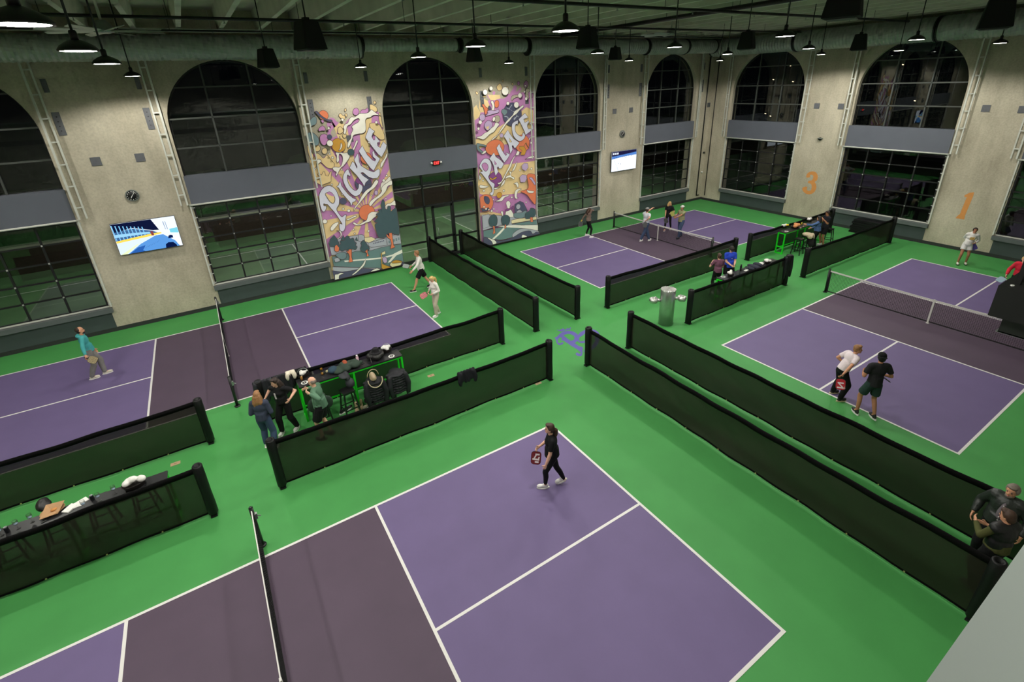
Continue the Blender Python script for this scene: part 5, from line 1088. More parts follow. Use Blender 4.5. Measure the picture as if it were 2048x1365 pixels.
pile('hanging_green_jacket', 'dark green jacket on the stool behind the bald man', 'jacket', JG, [(V3(-4.83, 3.52, 0.82), (0.19, 0.18, 0.07)), (V3(-4.80, 3.36, 0.62), (0.17, 0.06, 0.22)), (V3(-4.66, 3.48, 0.6), (0.07, 0.16, 0.2)), (V3(-5.0, 3.5, 0.62), (0.05, 0.14, 0.2))])
t = pile('beige_handbag', 'beige handbag with rope strap lying on the dark coat', 'handbag', mat('beige_leather', (176, 156, 126), 0.5, var=0.08), [(V3(-3.42, 3.40, 0.96), (0.17, 0.08, 0.11)), (V3(-3.42, 3.38, 0.93), (0.14, 0.09, 0.08))])
MB().tube([(0.15 * math.cos(a), -0.04, 0.99 + 0.2 * math.sin(a)) for a in np.linspace(0, PI, 12)], 0.011, 6).build('handle', MATS['beige_leather'], t, True); MB().tube([(0.02 + 0.19 * math.cos(a), -0.14 + 0.07 * math.sin(a), 0.92 + 0.2 * math.sin(a)) for a in np.linspace(PI * 0.95, PI * 2.05, 14)], 0.012, 6).build('rope_strap', mat('rope', (206, 190, 156), 0.8), t, True)
# shoes
def shoe_mesh(u, p, f, L=0.28, w=0.05, hi=0.0):
    f = Vector(f).normalized(); s = f.cross(Vector((0, 0, 1))); Z = Vector((0, 0, 1)); p = Vector(p)
    u.ell(p + f * (L * 0.22) + Z * 0.045, (w * .95, L * 0.28, 0.042), f); u.ell(p - f * (L * 0.16) + Z * 0.055, (w * .85, L * 0.26, 0.055), f); u.cap(p - f * (L * .18) + Z * 0.06, p - f * (L * .2) + Z * (0.10 + hi), w * .8, w * .82)
    return u
def shoe(par, p, f, m, sole=None, L=0.28, hi=0.0, vox=0.010):
    """p = ground point under the ankle"""
    f = Vector(f).normalized(); o = shoe_mesh(Union(), Vector(p) + f * 0.05 + Vector((0, 0, .012)), f, L, 0.048, hi).build('shoe', m, None, vox, 2)
    s = f.cross(Vector((0, 0, 1))); q = []
    for k in range(14):
        a = 2 * PI * k / 14; q.append(Vector(p) + f * (0.05 + L * 0.5 * math.cos(a)) + s * ((0.05 if math.cos(a) > -.3 else 0.042) * math.sin(a)))
    so = MB().prism(q, (0, 0, 0.028)).build('sole', sole or WHITEM, None)
    for z in (o, so):
        z.parent = par if z is o else o
    return o
def shoes_thing(label, pts, f, m, sole, hi=0.0):
    t = thing('shoe_pair', label, 'shoes', (0, 0, 0), group='shoes on the floor')
    for p in pts: shoe(t, p, f, m, sole, hi=hi)
shoes_thing('black and white trainers on the floor under the empty stool', [at_z(684, 828), at_z(694, 822)], (0.7, 0.4, 0), mat('black_canvas', (30, 30, 32), 0.7), WHITEM)
shoes_thing('tan high boots on the floor under the dark coat', [at_z(714, 821), at_z(724, 815)], (-0.3, -0.9, 0), fabric('tan_suede', (186, 164, 130)), mat('tan_sole', (206, 190, 160), 0.7), 0.12)
shoes_thing('cream trainers on the floor beside the tan boots', [at_z(738, 814), at_z(748, 808)], (-0.9, -0.2, 0), fabric('cream_knit', (206, 196, 176)), WHITEM)
# jackets over the screens
def drape(name, label, p, along, m, w=0.5, drop=0.42, cat='jacket', z=None, tail=None, side=-1):
    """a jacket folded over a screen's top edge at p, hanging on its near side"""
    z = SCR_H if z is None else z; a = Vector(along).normalized(); n = Vector((a.y, -a.x, 0)) * (1 if side < 0 else -1); p = Vector(p); u = Union(); Z = Vector((0, 0, 1))
    for k in np.linspace(-w / 2, w / 2, 6):
        u.cap(p + a * k + Z * (z + 0.015), p + a * k * 1.05 + n * 0.05 + Z * (z - drop * (0.85 + 0.2 * math.cos(k * 14))), 0.045, 0.04); u.cap(p + a * k + Z * (z + 0.015), p + a * k - n * 0.05 + Z * (z - drop * .5), 0.045, 0.04)
    for s in (-1, 1): u.chain([p + a * (s * w * .45) + n * 0.06 + Z * (z - 0.02), p + a * (s * w * .55) + n * 0.08 + Z * (z - drop * .7), p + a * (s * w * .5) + n * 0.08 + Z * (z - drop * 1.15)], [0.06, 0.055, 0.045])
    t = thing(name, label, cat, (p.x, p.y, 0)); sub(t, u, 'cloth', m, 0.016); return t
pj = at_y(932, 745, Y1); drape('hung_jacket', 'small black jacket hung over the screen beside the nearest court', (pj.x, Y1, 0), (1, 0, 0), fabric('black_fleece', (22, 23, 28)), 0.42, 0.26)
drape('hung_jacket', 'black jacket with pale lining over the end of the screen near the fountain', (12.98, Y1, 0), (1, 0, 0), fabric('black_shell', (26, 27, 30), 0.5), 0.42, 0.75)
drape('hung_jacket', 'dark grey jacket over the left end of the screen behind the chatting women', (-5.95, Y2, 0), (1, 0, 0), fabric('graphite_shell', (44, 45, 50), 0.55), 0.4, 0.55)
drape('hung_jacket', 'charcoal coat on the screen directly behind the woman in black', (-5.5, Y2, 0), (1, 0, 0), fabric('charcoal_shell', (38, 38, 42), 0.55), 0.34, 0.5); drape('hung_jacket', 'black coat on the screen beside the towel basket and bald man', (-5.08, Y2 + 0.02, 0), (1, 0, 0), fabric('soft_black', (24, 24, 26)), 0.34, 0.3)
drape('draped_towel', 'cream towel over the screen behind the woman in black', (-5.28, Y2, 0.02), (1, 0, 0), fabric('cream_towel', (222, 212, 192)), 0.16, 0.12, 'towel')
# long table at the left edge
basket(on(271, 973), 'black tray of white napkins at the aisle end of the long left table', 0.26, seed=8, handle=False, rz=0.2); wineglass(on(231, 988), 'stemmed glass nearest the napkin tray on the left table'); wineglass(on(200, 1003), 'stemmed glass beside the can on the left table'); can(on(186, 1001), 'dark can between papers and glass on the left table'); wineglass(on(171, 1018), 'stemmed glass standing on the white papers')
for k, (px, py, r_) in enumerate(((150, 1013, 0.1), (163, 1005, 0.5), (140, 1018, 0.9))): slab(on(px, py), ['crumpled white sheet in the middle of the left table', 'white sheet leaning toward the stemmed glass on the left table', 'white napkin sheet nearest the food tray on the left table'][k], (0.2, 0.14, 0.012 + .004 * k), WTOW, 'paper_sheet', 'paper', r_, WHITEM)
KRAFT = mat('kraft_paper', (176, 138, 98), 0.8, var=0.08)
t = thing('food_tray', 'brown paper food basket with leftovers on the left table', 'food tray', on(107, 1025), 0.3); MB().lathe([(0.09, 0), (0.15, 0.05), (0.155, 0.05), (0.09, 0.008)], 12, sx=1.2).build('tray', KRAFT, t); MB().add([(-.2, -.1, .05), (.05, -.17, .04), (.2, .05, .1), (-.05, .15, .12), (0, 0, .03)], [(0, 1, 4), (1, 2, 4), (2, 3, 4), (3, 0, 4)]).build('paper_liner', KRAFT, t); MB().ball((0.02, 0, 0.05), (0.05, 0.04, 0.025)).build('leftovers', mat('fried_food', (190, 130, 70), 0.7), t, True)
cb = on(88, 1018); tt = pile('small_black_bag', 'small black bag with yellow tag behind the paper food tray', 'bag', LEA, [(cb + V3(0, 0.03, 0.08), (0.17, 0.1, 0.1)), (cb + V3(0.03, 0, 0.06), (0.15, 0.1, 0.07))]); MB().cbox((0.02, -0.09, TH + 0.1), (0.06, 0.02, 0.05)).build('yellow_tag', mat('yellow_tag', (214, 220, 60), 0.6), tt)
slab(on(87, 1041), 'black phone on the left table in front of the small bag', (0.08, 0.16, 0.012), BLACKM); wineglass(on(65, 1045), 'stemmed glass left of the phone on the left table'); wineglass(on(37, 1058), 'stemmed glass near the second can on the left table'); can(on(16, 1065), 'dark can at the picture edge of the left table'); wineglass(on(4, 1072), 'stemmed glass cut by the left picture edge')
# table by the man in blue
coaster(on(1446, 554), 'white round coaster at the end of the table beside the maroon top'); basket(on(1461, 552), 'black basket of white towels in front of the man in blue', 0.2, seed=11, handle=False); basket(on(1535, 527), 'black basket of white towels at the far end of the blue shirted mans table', 0.2, seed=12, handle=False)
for k, (px, py) in enumerate(((1479, 549), (1483, 543), (1489, 541), (1493, 540))): tumbler(on(px, py), ['leftmost of the glasses on the blue shirted mans table', 'second of the glasses on the blue shirted mans table', 'third of the glasses on the blue shirted mans table', 'rightmost of the glasses on the blue shirted mans table'][k], None, 0.14)
bottle(on(1481, 542), 'black bottle among glasses on the blue shirted mans table', (24, 25, 26), 0.26, (30, 30, 30)); slab(on(1493, 541), 'white folded menu on the blue shirted mans table', (0.26, 0.09, 0.012), WHITEM, 'folded_menu', 'menu', 0.1, WHITEM)
c = on(1508, 536); pile('dark_clothes', 'heap of dark blue and black clothes on the blue shirted mans table', 'clothes', fabric('navy_cloth', (44, 46, 58)), [(c + V3(0, 0, 0.05), (0.3, 0.13, 0.07)), (c + V3(0.25, 0.02, 0.07), (0.2, 0.12, 0.08)), (c + V3(-0.28, 0, 0.05), (0.2, 0.11, 0.06))]); pile('white_cap', 'white cap lying between the clothes heap and towel basket', 'cap', WTOW, [(on(1522, 530) + V3(0, 0, 0.05), (0.1, 0.1, 0.06)), (on(1522, 530) + V3(-0.1, -0.05, 0.02), (0.08, 0.07, 0.015))])
# far table
basket(on(1568, 456), 'basket of white and yellow cloths at the green end of the far table', 0.22, seed=14, handle=False); pile('yellow_cloth', 'yellow cloth in the basket at the green end of the far table', 'cloth', fabric('yellow_cloth', (226, 206, 60)), [(on(1571, 456) + V3(0.02, -0.06, 0.16), (0.08, 0.06, 0.04)), (on(1571, 456) + V3(-0.04, -0.06, 0.16), (0.06, 0.05, 0.035))])
coaster(on(1573, 463), 'white round coaster on the green end of the far table'); basket(on(1589, 456), 'long basket of orange fried food on the far table', 0.3, mat('orange_food', (206, 136, 84), 0.7, var=0.25, scale=30), 15, False, 0.05, 'food basket'); basket(on(1618, 443), 'basket of white towels behind the person in denim', 0.22, seed=16, handle=False); tumbler(on(1603, 450), 'glass of yellow drink on the far table', mat('yellow_drink', (214, 190, 40), 0.2), 0.16)
for k, (px, py) in enumerate(((1597, 456), (1601, 458), (1606, 455))): tumbler(on(px, py), ['left one of three clear cups near the food basket', 'middle one of three clear cups near the food basket', 'right one of three clear cups near the food basket'][k], mat('rose_drink', (206, 170, 166), 0.2), 0.1)
c = V3(17.75, 3.5, 0.83); pile('shaggy_coat', 'shaggy beige patterned coat thrown over a stool at the far table', 'coat', mat('shaggy_beige', (190, 174, 146), 0.95, var=0.35, scale=40, bump=0.6, bscale=90), [(c, (0.26, 0.2, 0.1)), (c + V3(0.18, -0.12, -0.12), (0.12, 0.1, 0.2)), (c + V3(-0.1, -0.16, -0.06), (0.14, 0.08, 0.1))]); pile('dark_wrap', 'dark garment hanging below the shaggy coat on the stool', 'coat', fabric('dark_wrap', (36, 34, 34)), [(V3(17.75, 3.33, 0.55), (0.18, 0.05, 0.24)), (V3(17.78, 3.30, 0.45), (0.16, 0.05, 0.2))])

# ================================================================ fountain, floor plates, mats, balcony corner
SST = mat('brushed_steel', (190, 192, 188), 0.32, metal=0.85, var=0.05, scale=20)
fp = at_z(1331, 647); t = thing('drinking_fountain', 'cylindrical stainless drinking fountain with two side basins', 'fountain', (fp.x, fp.y, 0), math.atan2(-0.62, 0.78)); FH_ = 1.3
MB().lathe([(0, 0), (0.25, 0), (0.25, FH_ - .01), (0.245, FH_), (0.0, FH_)], 36).build('pedestal', SST, t, True); mb = MB(); n = 22
for k in range(n):
    a, b = 2 * PI * k / n, 2 * PI * (k + .55) / n; mb.prism([(0.02 * math.cos(a), .02 * math.sin(a), FH_), (.255 * math.cos(a), .255 * math.sin(a), FH_), (.255 * math.cos(b), .255 * math.sin(b), FH_)], (0, 0, 0.025))
mb.build('fluted_cap', mat('bright_steel', (232, 230, 226), 0.25, metal=0.6), t)
for s, z in ((-1, 0.90), (1, 0.98)):
    ar = MB().cyl((s * 0.2, 0, z - 0.02), (s * 0.4, 0, z), 0.06, n=12).build('basin_arm', SST, t, True); bs = MB().lathe([(0, -0.09), (0.12, -0.09), (0.135, -0.06), (0.145, 0.06), (0.13, 0.06), (0.1, 0.035), (0, 0.02)], 24, (s * 0.47, 0, z)).build('basin', SST, t, True)
    for k in range(9): a = 2 * PI * k / 9; MB().ball((s * 0.47 + .085 * math.cos(a), .085 * math.sin(a), z + .04), (.03, .02, .018), 8, 5).build('drain_rib', MATS['bright_steel'], bs, True)
    MB().cyl((s * 0.41, 0, z + 0.03), (s * 0.42, 0, z + 0.11), 0.018, n=8).ball((s * 0.42, 0, z + 0.11), 0.028).build('bubbler', MATS['bright_steel'], bs, True); MB().cyl((s * 0.61, 0, z), (s * 0.625, 0, z), 0.025, n=10).build('push_button', BLACKM, bs)
TANP = mat('tan_cover', (178, 150, 118), 0.7)
for (px, py), lb in (((351, 928), 'tan floor box cover in the aisle left of the chatting group'), ((862, 752), 'tan floor box cover in the aisle beyond the hung jacket'), ((1076, 767), 'pale floor box cover at the right foot of the jacket screen')):
    p = at_z(px, py); t = thing('floor_box_cover', lb, 'floor cover', p, group='floor covers'); MB().cbox((0, 0, 0.003), (0.2, 0.12, 0.006)).build('plate', TANP, t); MB().cbox((0, 0, 0.007), (0.06, 0.02, 0.002)).build('finger_slot', mat('tan_dark', (130, 106, 80), 0.7), t)
p = at_z(2036, 1108); t = thing('brown_bench', 'brown board at the right edge beside the balcony ledge', 'bench', (5.5, -7.9, 0)); MB().box((-0.9, -0.2, 0.4), (0.9, 0.2, 0.45)).build('seat_board', mat('brown_board', (96, 78, 58), 0.7, var=0.1), t)
for s in (-1, 1): MB().box((s * 0.75 - 0.03, -0.17, 0), (s * 0.75 + 0.03, 0.17, 0.4)).build('leg', BLACKM, t)
t = thing('stacked_mats', 'stack of black folded mats against the wall below the arch left of numeral 1', 'mats', (22.78, 3.1, 0))
for k in range(6): MB().cbox((random.uniform(-.02, .02), random.uniform(-.06, .06), 0.06 + 0.118 * k), (0.5, 1.5 - 0.06 * k, 0.108)).build('mat', PAD, t)
# black balcony corner with glass guard at the right
BF = mat('black_cladding', (14, 14, 14), 0.6); a = CPOS + ray(1997, 571) * 6.0; x0, y0, zt = a[0], a[1], a[2]; zb = (CPOS + ray(1968, 640) * 6.05)[2]
bal = MB().box((x0, -8.49, zb), (x0 + 0.75, y0, zt)).build('wall_balcony_corner', BF); bal['kind'] = 'structure'
MB().box((x0 + 0.12, -8.49, zb - 0.22), (x0 + 0.75, y0 - 0.12, zb)).build('lower_soffit', mat('black_soffit', (26, 28, 26), 0.5), bal); MB().box((x0 + 0.12, -8.49, zb - 0.225), (x0 + 0.75, y0 - 0.1, zb - 0.205)).build('soffit_edge', GALV, bal)
MB().cbox((x0 + 0.22, y0 - 0.12, zt + 0.24), (0.045, 0.045, 0.5)).build('guard_post', BLACKM, bal); MB().box((x0 + 0.24, -8.4, zt + 0.03), (x0 + 0.252, y0 - 0.14, zt + 0.95)).build('guard_glass', GLASS, bal); MB().cyl((x0 + .1, y0 - .1, zt), (x0 + .1, y0 - .1, zt + .012), .02, n=8).build('bolt', WHITEM, bal)
# ================================================================ people
def skin(n, rgb): return mat('skin_' + n, rgb, 0.55, var=0.05, scale=14, spec=0.35)
SK1, SK2, SK3 = skin('fair', (222, 172, 146)), skin('warm', (206, 150, 118)), skin('tan', (176, 122, 92))
EYE = mat('eye_dark', (30, 22, 20), 0.3); LIP = mat('lip', (160, 84, 78), 0.5); ZU = Vector((0, 0, 1))
def ik(a, b, l1, l2, bend):
    d = b - a; L = d.length
    if L > (l1 + l2) * 0.995: b = a + d * ((l1 + l2) * 0.995 / L); d = b - a; L = d.length
    x = (l1 * l1 - l2 * l2 + L * L) / (2 * L); h = math.sqrt(max(0.0, l1 * l1 - x * x)); dn = d / L
    n = Vector(bend); n = n - dn * n.dot(dn); n = n.normalized() if n.length > 1e-4 else _ortho(dn)[0]
    return a + dn * x + n * h, b
def person(label, foot, th, H, o, aL=None, aR=None, wL=(0.05, -0.27, 0.86), wR=(0.05, 0.27, 0.86), lean=0.0, side=0.0, face=None, pitch=0.0, pel=None, vox=0.011, curl=(0.5, 0.5), heelR=0.0, heelL=0.0, build=1.0, elL=None, elR=None, twist=0.0):
    """foot: photo position between the feet or a floor point; th: heading in degrees; joints as (forward, right, up) for a 1.75 m figure, or ('p', x, y, nearer) for a photo position"""
    s = H / 1.75; base = at_z(*foot) if len(foot) == 2 else Vector(foot)
    F = Vector((math.cos(math.radians(th)), math.sin(math.radians(th)), 0)); R = Vector((F.y, -F.x, 0))
    T = math.radians(th + twist); F2 = Vector((math.cos(T), math.sin(T), 0)); R2 = Vector((F2.y, -F2.x, 0))
    def lp(a, b, c, f=F, r=R): return base + f * (a * s) + r * (b * s) + ZU * (c * s)
    def jt(v, ref, f=F2, r=R2):
        if v[0] == 'p':
            P0 = Vector(ref); dep = (P0 - Vector(CPOS)).dot(Vector(-RM[:, 2])) - (v[3] if len(v) > 3 else 0); return Vector(CPOS + ray(v[1], v[2]) * dep)
        return lp(*v, f, r)
    def ank(v, b):
        if v is None: return lp(0, b, 0.085)
        p = at_z(v[0], v[1]) if len(v) == 2 else lp(*v); return Vector((p.x, p.y, max(p.z, 0) + 0.085 * s if len(v) == 2 else p.z))
    aLp, aRp = ank(aL, -0.11), ank(aR, 0.11)
    mid = (aLp + aRp) / 2; spread = (aLp - aRp); spread.z = 0; hz = math.sqrt(max(0.3, (0.855 * s) ** 2 - (max(0, spread.length - 0.18) / 2) ** 2)) + 0.085 * s
    pe = Vector((mid.x, mid.y, hz)) if pel is None else jt(pel, lp(0, 0, .95), F, R)
    up = (ZU + F * lean + R * side).normalized()
    chest = pe + up * (0.34 * s); neck = pe + up * (0.52 * s); shc = pe + up * (0.465 * s)
    fa = math.radians(th + (face or 0)); FH = (Vector((math.cos(fa), math.sin(fa), 0)) - ZU * pitch).normalized(); RH = FH.cross(ZU).normalized(); UH = RH.cross(FH)
    head = neck + up * (0.10 * s) + FH * (0.03 * s) + ZU * (0.045 * s)
    shL, shR = shc - R2 * (0.175 * s * build), shc + R2 * (0.175 * s * build); hipL, hipR = pe - R * (0.088 * s) - ZU * (0.03 * s), pe + R * (0.088 * s) - ZU * (0.03 * s)
    kL, aLp2 = ik(hipL, aLp, 0.43 * s, 0.425 * s, F - R * 0.12); kR, aRp2 = ik(hipR, aRp, 0.43 * s, 0.425 * s, F + R * 0.12)
    wl, wr = jt(wL, lp(0, -.25, 1.0)), jt(wR, lp(0, .25, 1.0))
    eL, wl = ik(shL, wl, 0.285 * s, 0.255 * s, Vector(elL) if elL else (-F2 * .8 - R2 * .5 - ZU * .3)); eR, wr = ik(shR, wr, 0.285 * s, 0.255 * s, Vector(elR) if elR else (-F2 * .8 + R2 * .5 - ZU * .3))
    sk = o.get('skin', SK1); g = o.get('girth', 1.0)
    def torso(u, e, low=True):
        u.ell(pe + up * (0.36 * s), (0.155 * s * build + e, 0.105 * s * g + e, 0.17 * s + e), F2, up); u.ell(pe + up * (0.17 * s), (0.138 * s * g + e, 0.105 * s * g + e, 0.17 * s + e), F, up)
        u.cap(shL + R2 * 0.03, shR - R2 * 0.03, 0.062 * s + e, 0.062 * s + e); u.cap(shc + up * 0.0, neck - up * (0.03 * s), 0.085 * s + e, 0.05 * s + e * 0.4)
        if o.get('fem'): u.ell(pe + up * (0.33 * s) + F2 * (0.07 * s), (0.12 * s + e, 0.06 * s + e, 0.06 * s + e), F2, up)
    def hips(u, e): u.ell(pe + up * (0.02 * s), (0.158 * s * (1.05 if o.get('fem') else 1) * g + e, 0.115 * s * g + e, 0.12 * s + e), F, up)
    def leg(u, h, k, a, e, t1=1.0, flare=0.0):
        rt, rk, rc, ra = 0.082 * s * g, 0.055 * s, 0.052 * s, 0.036 * s
        u.cap(h, h.lerp(k, 0.5), rt + e, (rt + rk) / 2 + e + flare * .5); u.cap(h.lerp(k, 0.5), k, (rt + rk) / 2 + e + flare * .5, rk + e + flare)
        u.cap(k, k.lerp(a, 0.35) - F * 0.012, rk + e + flare, rc + e + flare); u.cap(k.lerp(a, 0.35) - F * 0.012, k.lerp(a, t1), rc + e + flare, ra + e + flare)
    # --- body
    b = Union(); torso(b, 0); hips(b, 0); b.cap(neck - up * 0.05, head - UH * (0.04 * s), 0.052 * s, 0.05 * s)
    hs = 0.98 * s
    b.ell(head + UH * (0.035 * hs) - FH * (0.012 * hs), (0.074 * hs, 0.094 * hs, 0.092 * hs), FH, UH); b.ell(head - UH * (0.03 * hs) + FH * (0.014 * hs), (0.06 * hs, 0.07 * hs, 0.085 * hs), FH, UH)
    b.ell(head + FH * (0.088 * hs) - UH * (0.008 * hs), (0.013 * hs, 0.02 * hs, 0.022 * hs), FH, UH); b.ell(head + FH * (0.068 * hs) - UH * (0.085 * hs), (0.026 * hs, 0.02 * hs, 0.018 * hs), FH, UH)
    for q in (-1, 1): b.ell(head + RH * (q * 0.076 * hs) - FH * (0.006 * hs), (0.012 * hs, 0.02 * hs, 0.032 * hs), FH, UH)
    def arm(u, sh, e, w): u.cap(sh, e, 0.047 * s * build, 0.04 * s); u.cap(e, e.lerp(w, 0.3), 0.04 * s, 0.041 * s); u.cap(e.lerp(w, 0.3), w, 0.041 * s, 0.027 * s)
    arm(b, shL, eL, wl); arm(b, shR, eR, wr)
    hands = []
    for q, e, w, c in ((-1, eL, wl, curl[0]), (1, eR, wr, curl[1])):
        d = (w - e).normalized(); nrm = (R2 * q); nrm = nrm - d * nrm.dot(d); nrm = nrm.normalized() if nrm.length > .1 else _ortho(d)[0]; ac = d.cross(nrm).normalized()
        if ac.dot(F2) < 0: ac = -ac
        pc = w + d * (0.045 * s); b.ell(pc, (0.038 * s, 0.05 * s, 0.018 * s), d, nrm); hands.append((w + d * (0.085 * s), d, nrm, ac))
        for i, (off, ln) in enumerate(((-0.028, 0.058), (-0.009, 0.072), (0.01, 0.078), (0.028, 0.07))):
            k0 = pc + d * (0.038 * s) + ac * (off * s); d1 = (d - nrm * c * 0.9).normalized(); k1 = k0 + d1 * (ln * 0.55 * s); d2 = (d - nrm * c * 2.4).normalized(); b.cap(k0, k1, 0.0105 * s, 0.01 * s, 7); b.cap(k1, k1 + d2 * (ln * 0.5 * s), 0.01 * s, 0.009 * s, 7)
        t0 = pc - d * (0.018 * s) + ac * (0.03 * s); t1 = t0 + (d * 0.6 + ac * 0.8 - nrm * 0.3 * c).normalized() * (0.04 * s); b.cap(t0, t1, 0.013 * s, 0.0115 * s, 7); b.cap(t1, t1 + (d - nrm * c).normalized() * (0.03 * s), 0.0115 * s, 0.0095 * s, 7)
    leg(b, hipL, kL, aLp2, 0); leg(b, hipR, kR, aRp2, 0)
    for a in (aLp2, aRp2): b.cap(a, a + F * (0.12 * s) - ZU * (0.035 * s), 0.034 * s, 0.028 * s)
    body = b.build('person', sk, None, vox, 3); tag(body, label, 'person', 'people in the hall')
    # --- clothes
    top, bot = o.get('top'), o.get('bot'); ev = vox * 1.25
    if bot:
        m, kind = bot[0], bot[1]; u = Union(); hips(u, 0.014 if kind != 'leggings' else 0.009); u.ell(pe + up * (0.1 * s), (0.14 * s * g + .012, 0.108 * s * g + .012, 0.07 * s), F, up)
        for h, k, a in ((hipL, kL, aLp2), (hipR, kR, aRp2)):
            if kind == 'shorts':
                fr = o.get('short_len', 0.72); u.cap(h, h.lerp(k, fr * .5), 0.09 * s * g + .012, 0.088 * s * g + .014); u.cap(h.lerp(k, fr * .4), h.lerp(k, fr), 0.09 * s * g + .012, 0.09 * s * g + .016, 12, True)
            elif kind == 'leggings': leg(u, h, k, a, 0.008, 0.86)
            else: leg(u, h, k, a, 0.014, 0.93, 0.014); u.cap(k.lerp(a, 0.8), k.lerp(a, 0.97), 0.058 * s, 0.062 * s, 12, True)
        u.build({'shorts': 'shorts', 'leggings': 'leggings'}.get(kind, 'trousers'), m, body, ev, 3)
    if top:
        m, kind = top[0], top[1]; e = o.get('loose', 0.016); u = Union(); torso(u, e); u.cap(pe + up * (0.2 * s), pe + up * (o.get('hem', 0.02) * s), 0.125 * s * g + e, 0.138 * s * g + e, 14, True)
        u.ell(pe + up * (0.06 * s), (0.15 * s * g + e, 0.115 * s * g + e, 0.08 * s), F, up)
        for sh, el, w in ((shL, eL, wl), (shR, eR, wr)):
            if kind == 'short': u.cap(sh, sh.lerp(el, 0.35), 0.056 * s + e * .5, 0.056 * s + e * .5); u.cap(sh.lerp(el, .2), sh.lerp(el, 0.7), 0.056 * s + e * .5, 0.058 * s + e * .5, 12, True)
            elif kind == 'long': u.cap(sh, el, 0.05 * s + e * .6, 0.045 * s + e * .6); u.cap(el, el.lerp(w, 0.5), 0.045 * s + e * .6, 0.04 * s + e * .6); u.cap(el.lerp(w, .4), el.lerp(w, 0.96), 0.042 * s + e * .5, 0.034 * s + e * .3, 12, True)
        if o.get('hood'): u.ell(neck - F2 * (0.07 * s) + ZU * 0.0, (0.11 * s, 0.07 * s, 0.06 * s), F2, up)
        if o.get('collar'): u.cap(neck - up * (0.05 * s), neck + up * (0.015 * s), 0.07 * s, 0.062 * s, 12, True)
        so = u.build(o.get('top_name', 'shirt'), m, body, ev, 3)
        if o.get('vest'):
            u = Union(); torso(u, e + 0.02); u.cap(pe + up * (0.2 * s), pe + up * (0.0 * s), 0.15 * s, 0.155 * s, 14, True); u.build('padded_vest', o['vest'], body, ev, 2)
        if o.get('shirt_front'):
            fo = Union().ell(pe + up * (0.26 * s) + F2 * (0.085 * s * g), (0.06 * s, 0.06 * s + e, 0.23 * s), F2, up).build('shirt_front', o['shirt_front'], so, ev, 2)
            for k in range(6):
                uu = (0.08 + 0.07 * k) - 0.26; dd_ = 0.085 * s * g + (0.06 * s + e) * math.sqrt(max(0, 1 - (uu / 0.23) ** 2)); MB().ball(pe + up * ((0.26 + uu) * s) + F2 * dd_, 0.009, 8, 5).build('button', WHITEM, fo, True)
        pr_ = o.get('print')
        if pr_:
            cpt = pe + up * (0.33 * s) + F2 * (0.125 * s * g + e + (0.045 * s if o.get('fem') else 0.0)); MB().add([cpt + R2 * a + up * c for a, c in ((-pr_[1], -pr_[2]), (pr_[1], -pr_[2]), (pr_[1], pr_[2]), (-pr_[1], pr_[2]))] + [cpt + F2 * .008 + R2 * a + up * c for a, c in ((-pr_[1], -pr_[2]), (pr_[1], -pr_[2]), (pr_[1], pr_[2]), (-pr_[1], pr_[2]))], [(0, 1, 2, 3), (4, 5, 6, 7), (0, 1, 5, 4), (1, 2, 6, 5), (2, 3, 7, 6), (3, 0, 4, 7)]).build('shirt_print', pr_[0], so)
    # --- shoes
    sm_, sl = o.get('shoes', (WHITEM, WHITEM))
    for a, hl in ((aLp2, heelL), (aRp2, heelR)):
        sho = shoe(body, (a.x, a.y, a.z - 0.085 * s), F, sm_, sl, 0.285 * s, vox=max(.011, vox))
        if hl:
            c_ = Vector((a.x, a.y, a.z - 0.085 * s)) + F * 0.16 * s; Rm = Matrix.Translation(c_) @ Matrix.Rotation(-hl, 4, R) @ Matrix.Translation(-c_)
            for q_ in [sho] + list(sho.children): q_.data.transform(Rm)
    # --- hair, cap, face
    hair = o.get('hair')
    if hair:
        m, st = hair; u = Union(); c0 = head + UH * (0.045 * hs) - FH * (0.022 * hs)
        if st == 'fringe':
            for q in (-1, 1): u.ell(head + RH * (q * 0.06 * hs) - FH * (0.035 * hs) + UH * (0.01 * hs), (0.03 * hs, 0.055 * hs, 0.05 * hs), FH, UH)
            u.ell(head - FH * (0.075 * hs) + UH * (0.0 * hs), (0.06 * hs, 0.035 * hs, 0.06 * hs), FH, UH)
        elif st == 'receding':
            u.ell(c0 - FH * (0.02 * hs), (0.082 * hs, 0.082 * hs, 0.084 * hs), FH, UH); u.ell(head - FH * (0.05 * hs), (0.078 * hs, 0.055 * hs, 0.075 * hs), FH, UH)
        else:
            u.ell(c0, (0.084 * hs, 0.092 * hs, 0.088 * hs), FH, UH); u.ell(head - FH * (0.045 * hs) - UH * (0.01 * hs), (0.078 * hs, 0.065 * hs, 0.085 * hs), FH, UH); u.ell(head + UH * (0.10 * hs) + FH * (0.03 * hs), (0.065 * hs, 0.055 * hs, 0.032 * hs), FH, UH)
            for q in (-1, 1): u.ell(head + RH * (q * 0.072 * hs) - FH * (0.02 * hs) + UH * (0.03 * hs), (0.016 * hs, 0.05 * hs, 0.055 * hs), FH, UH)
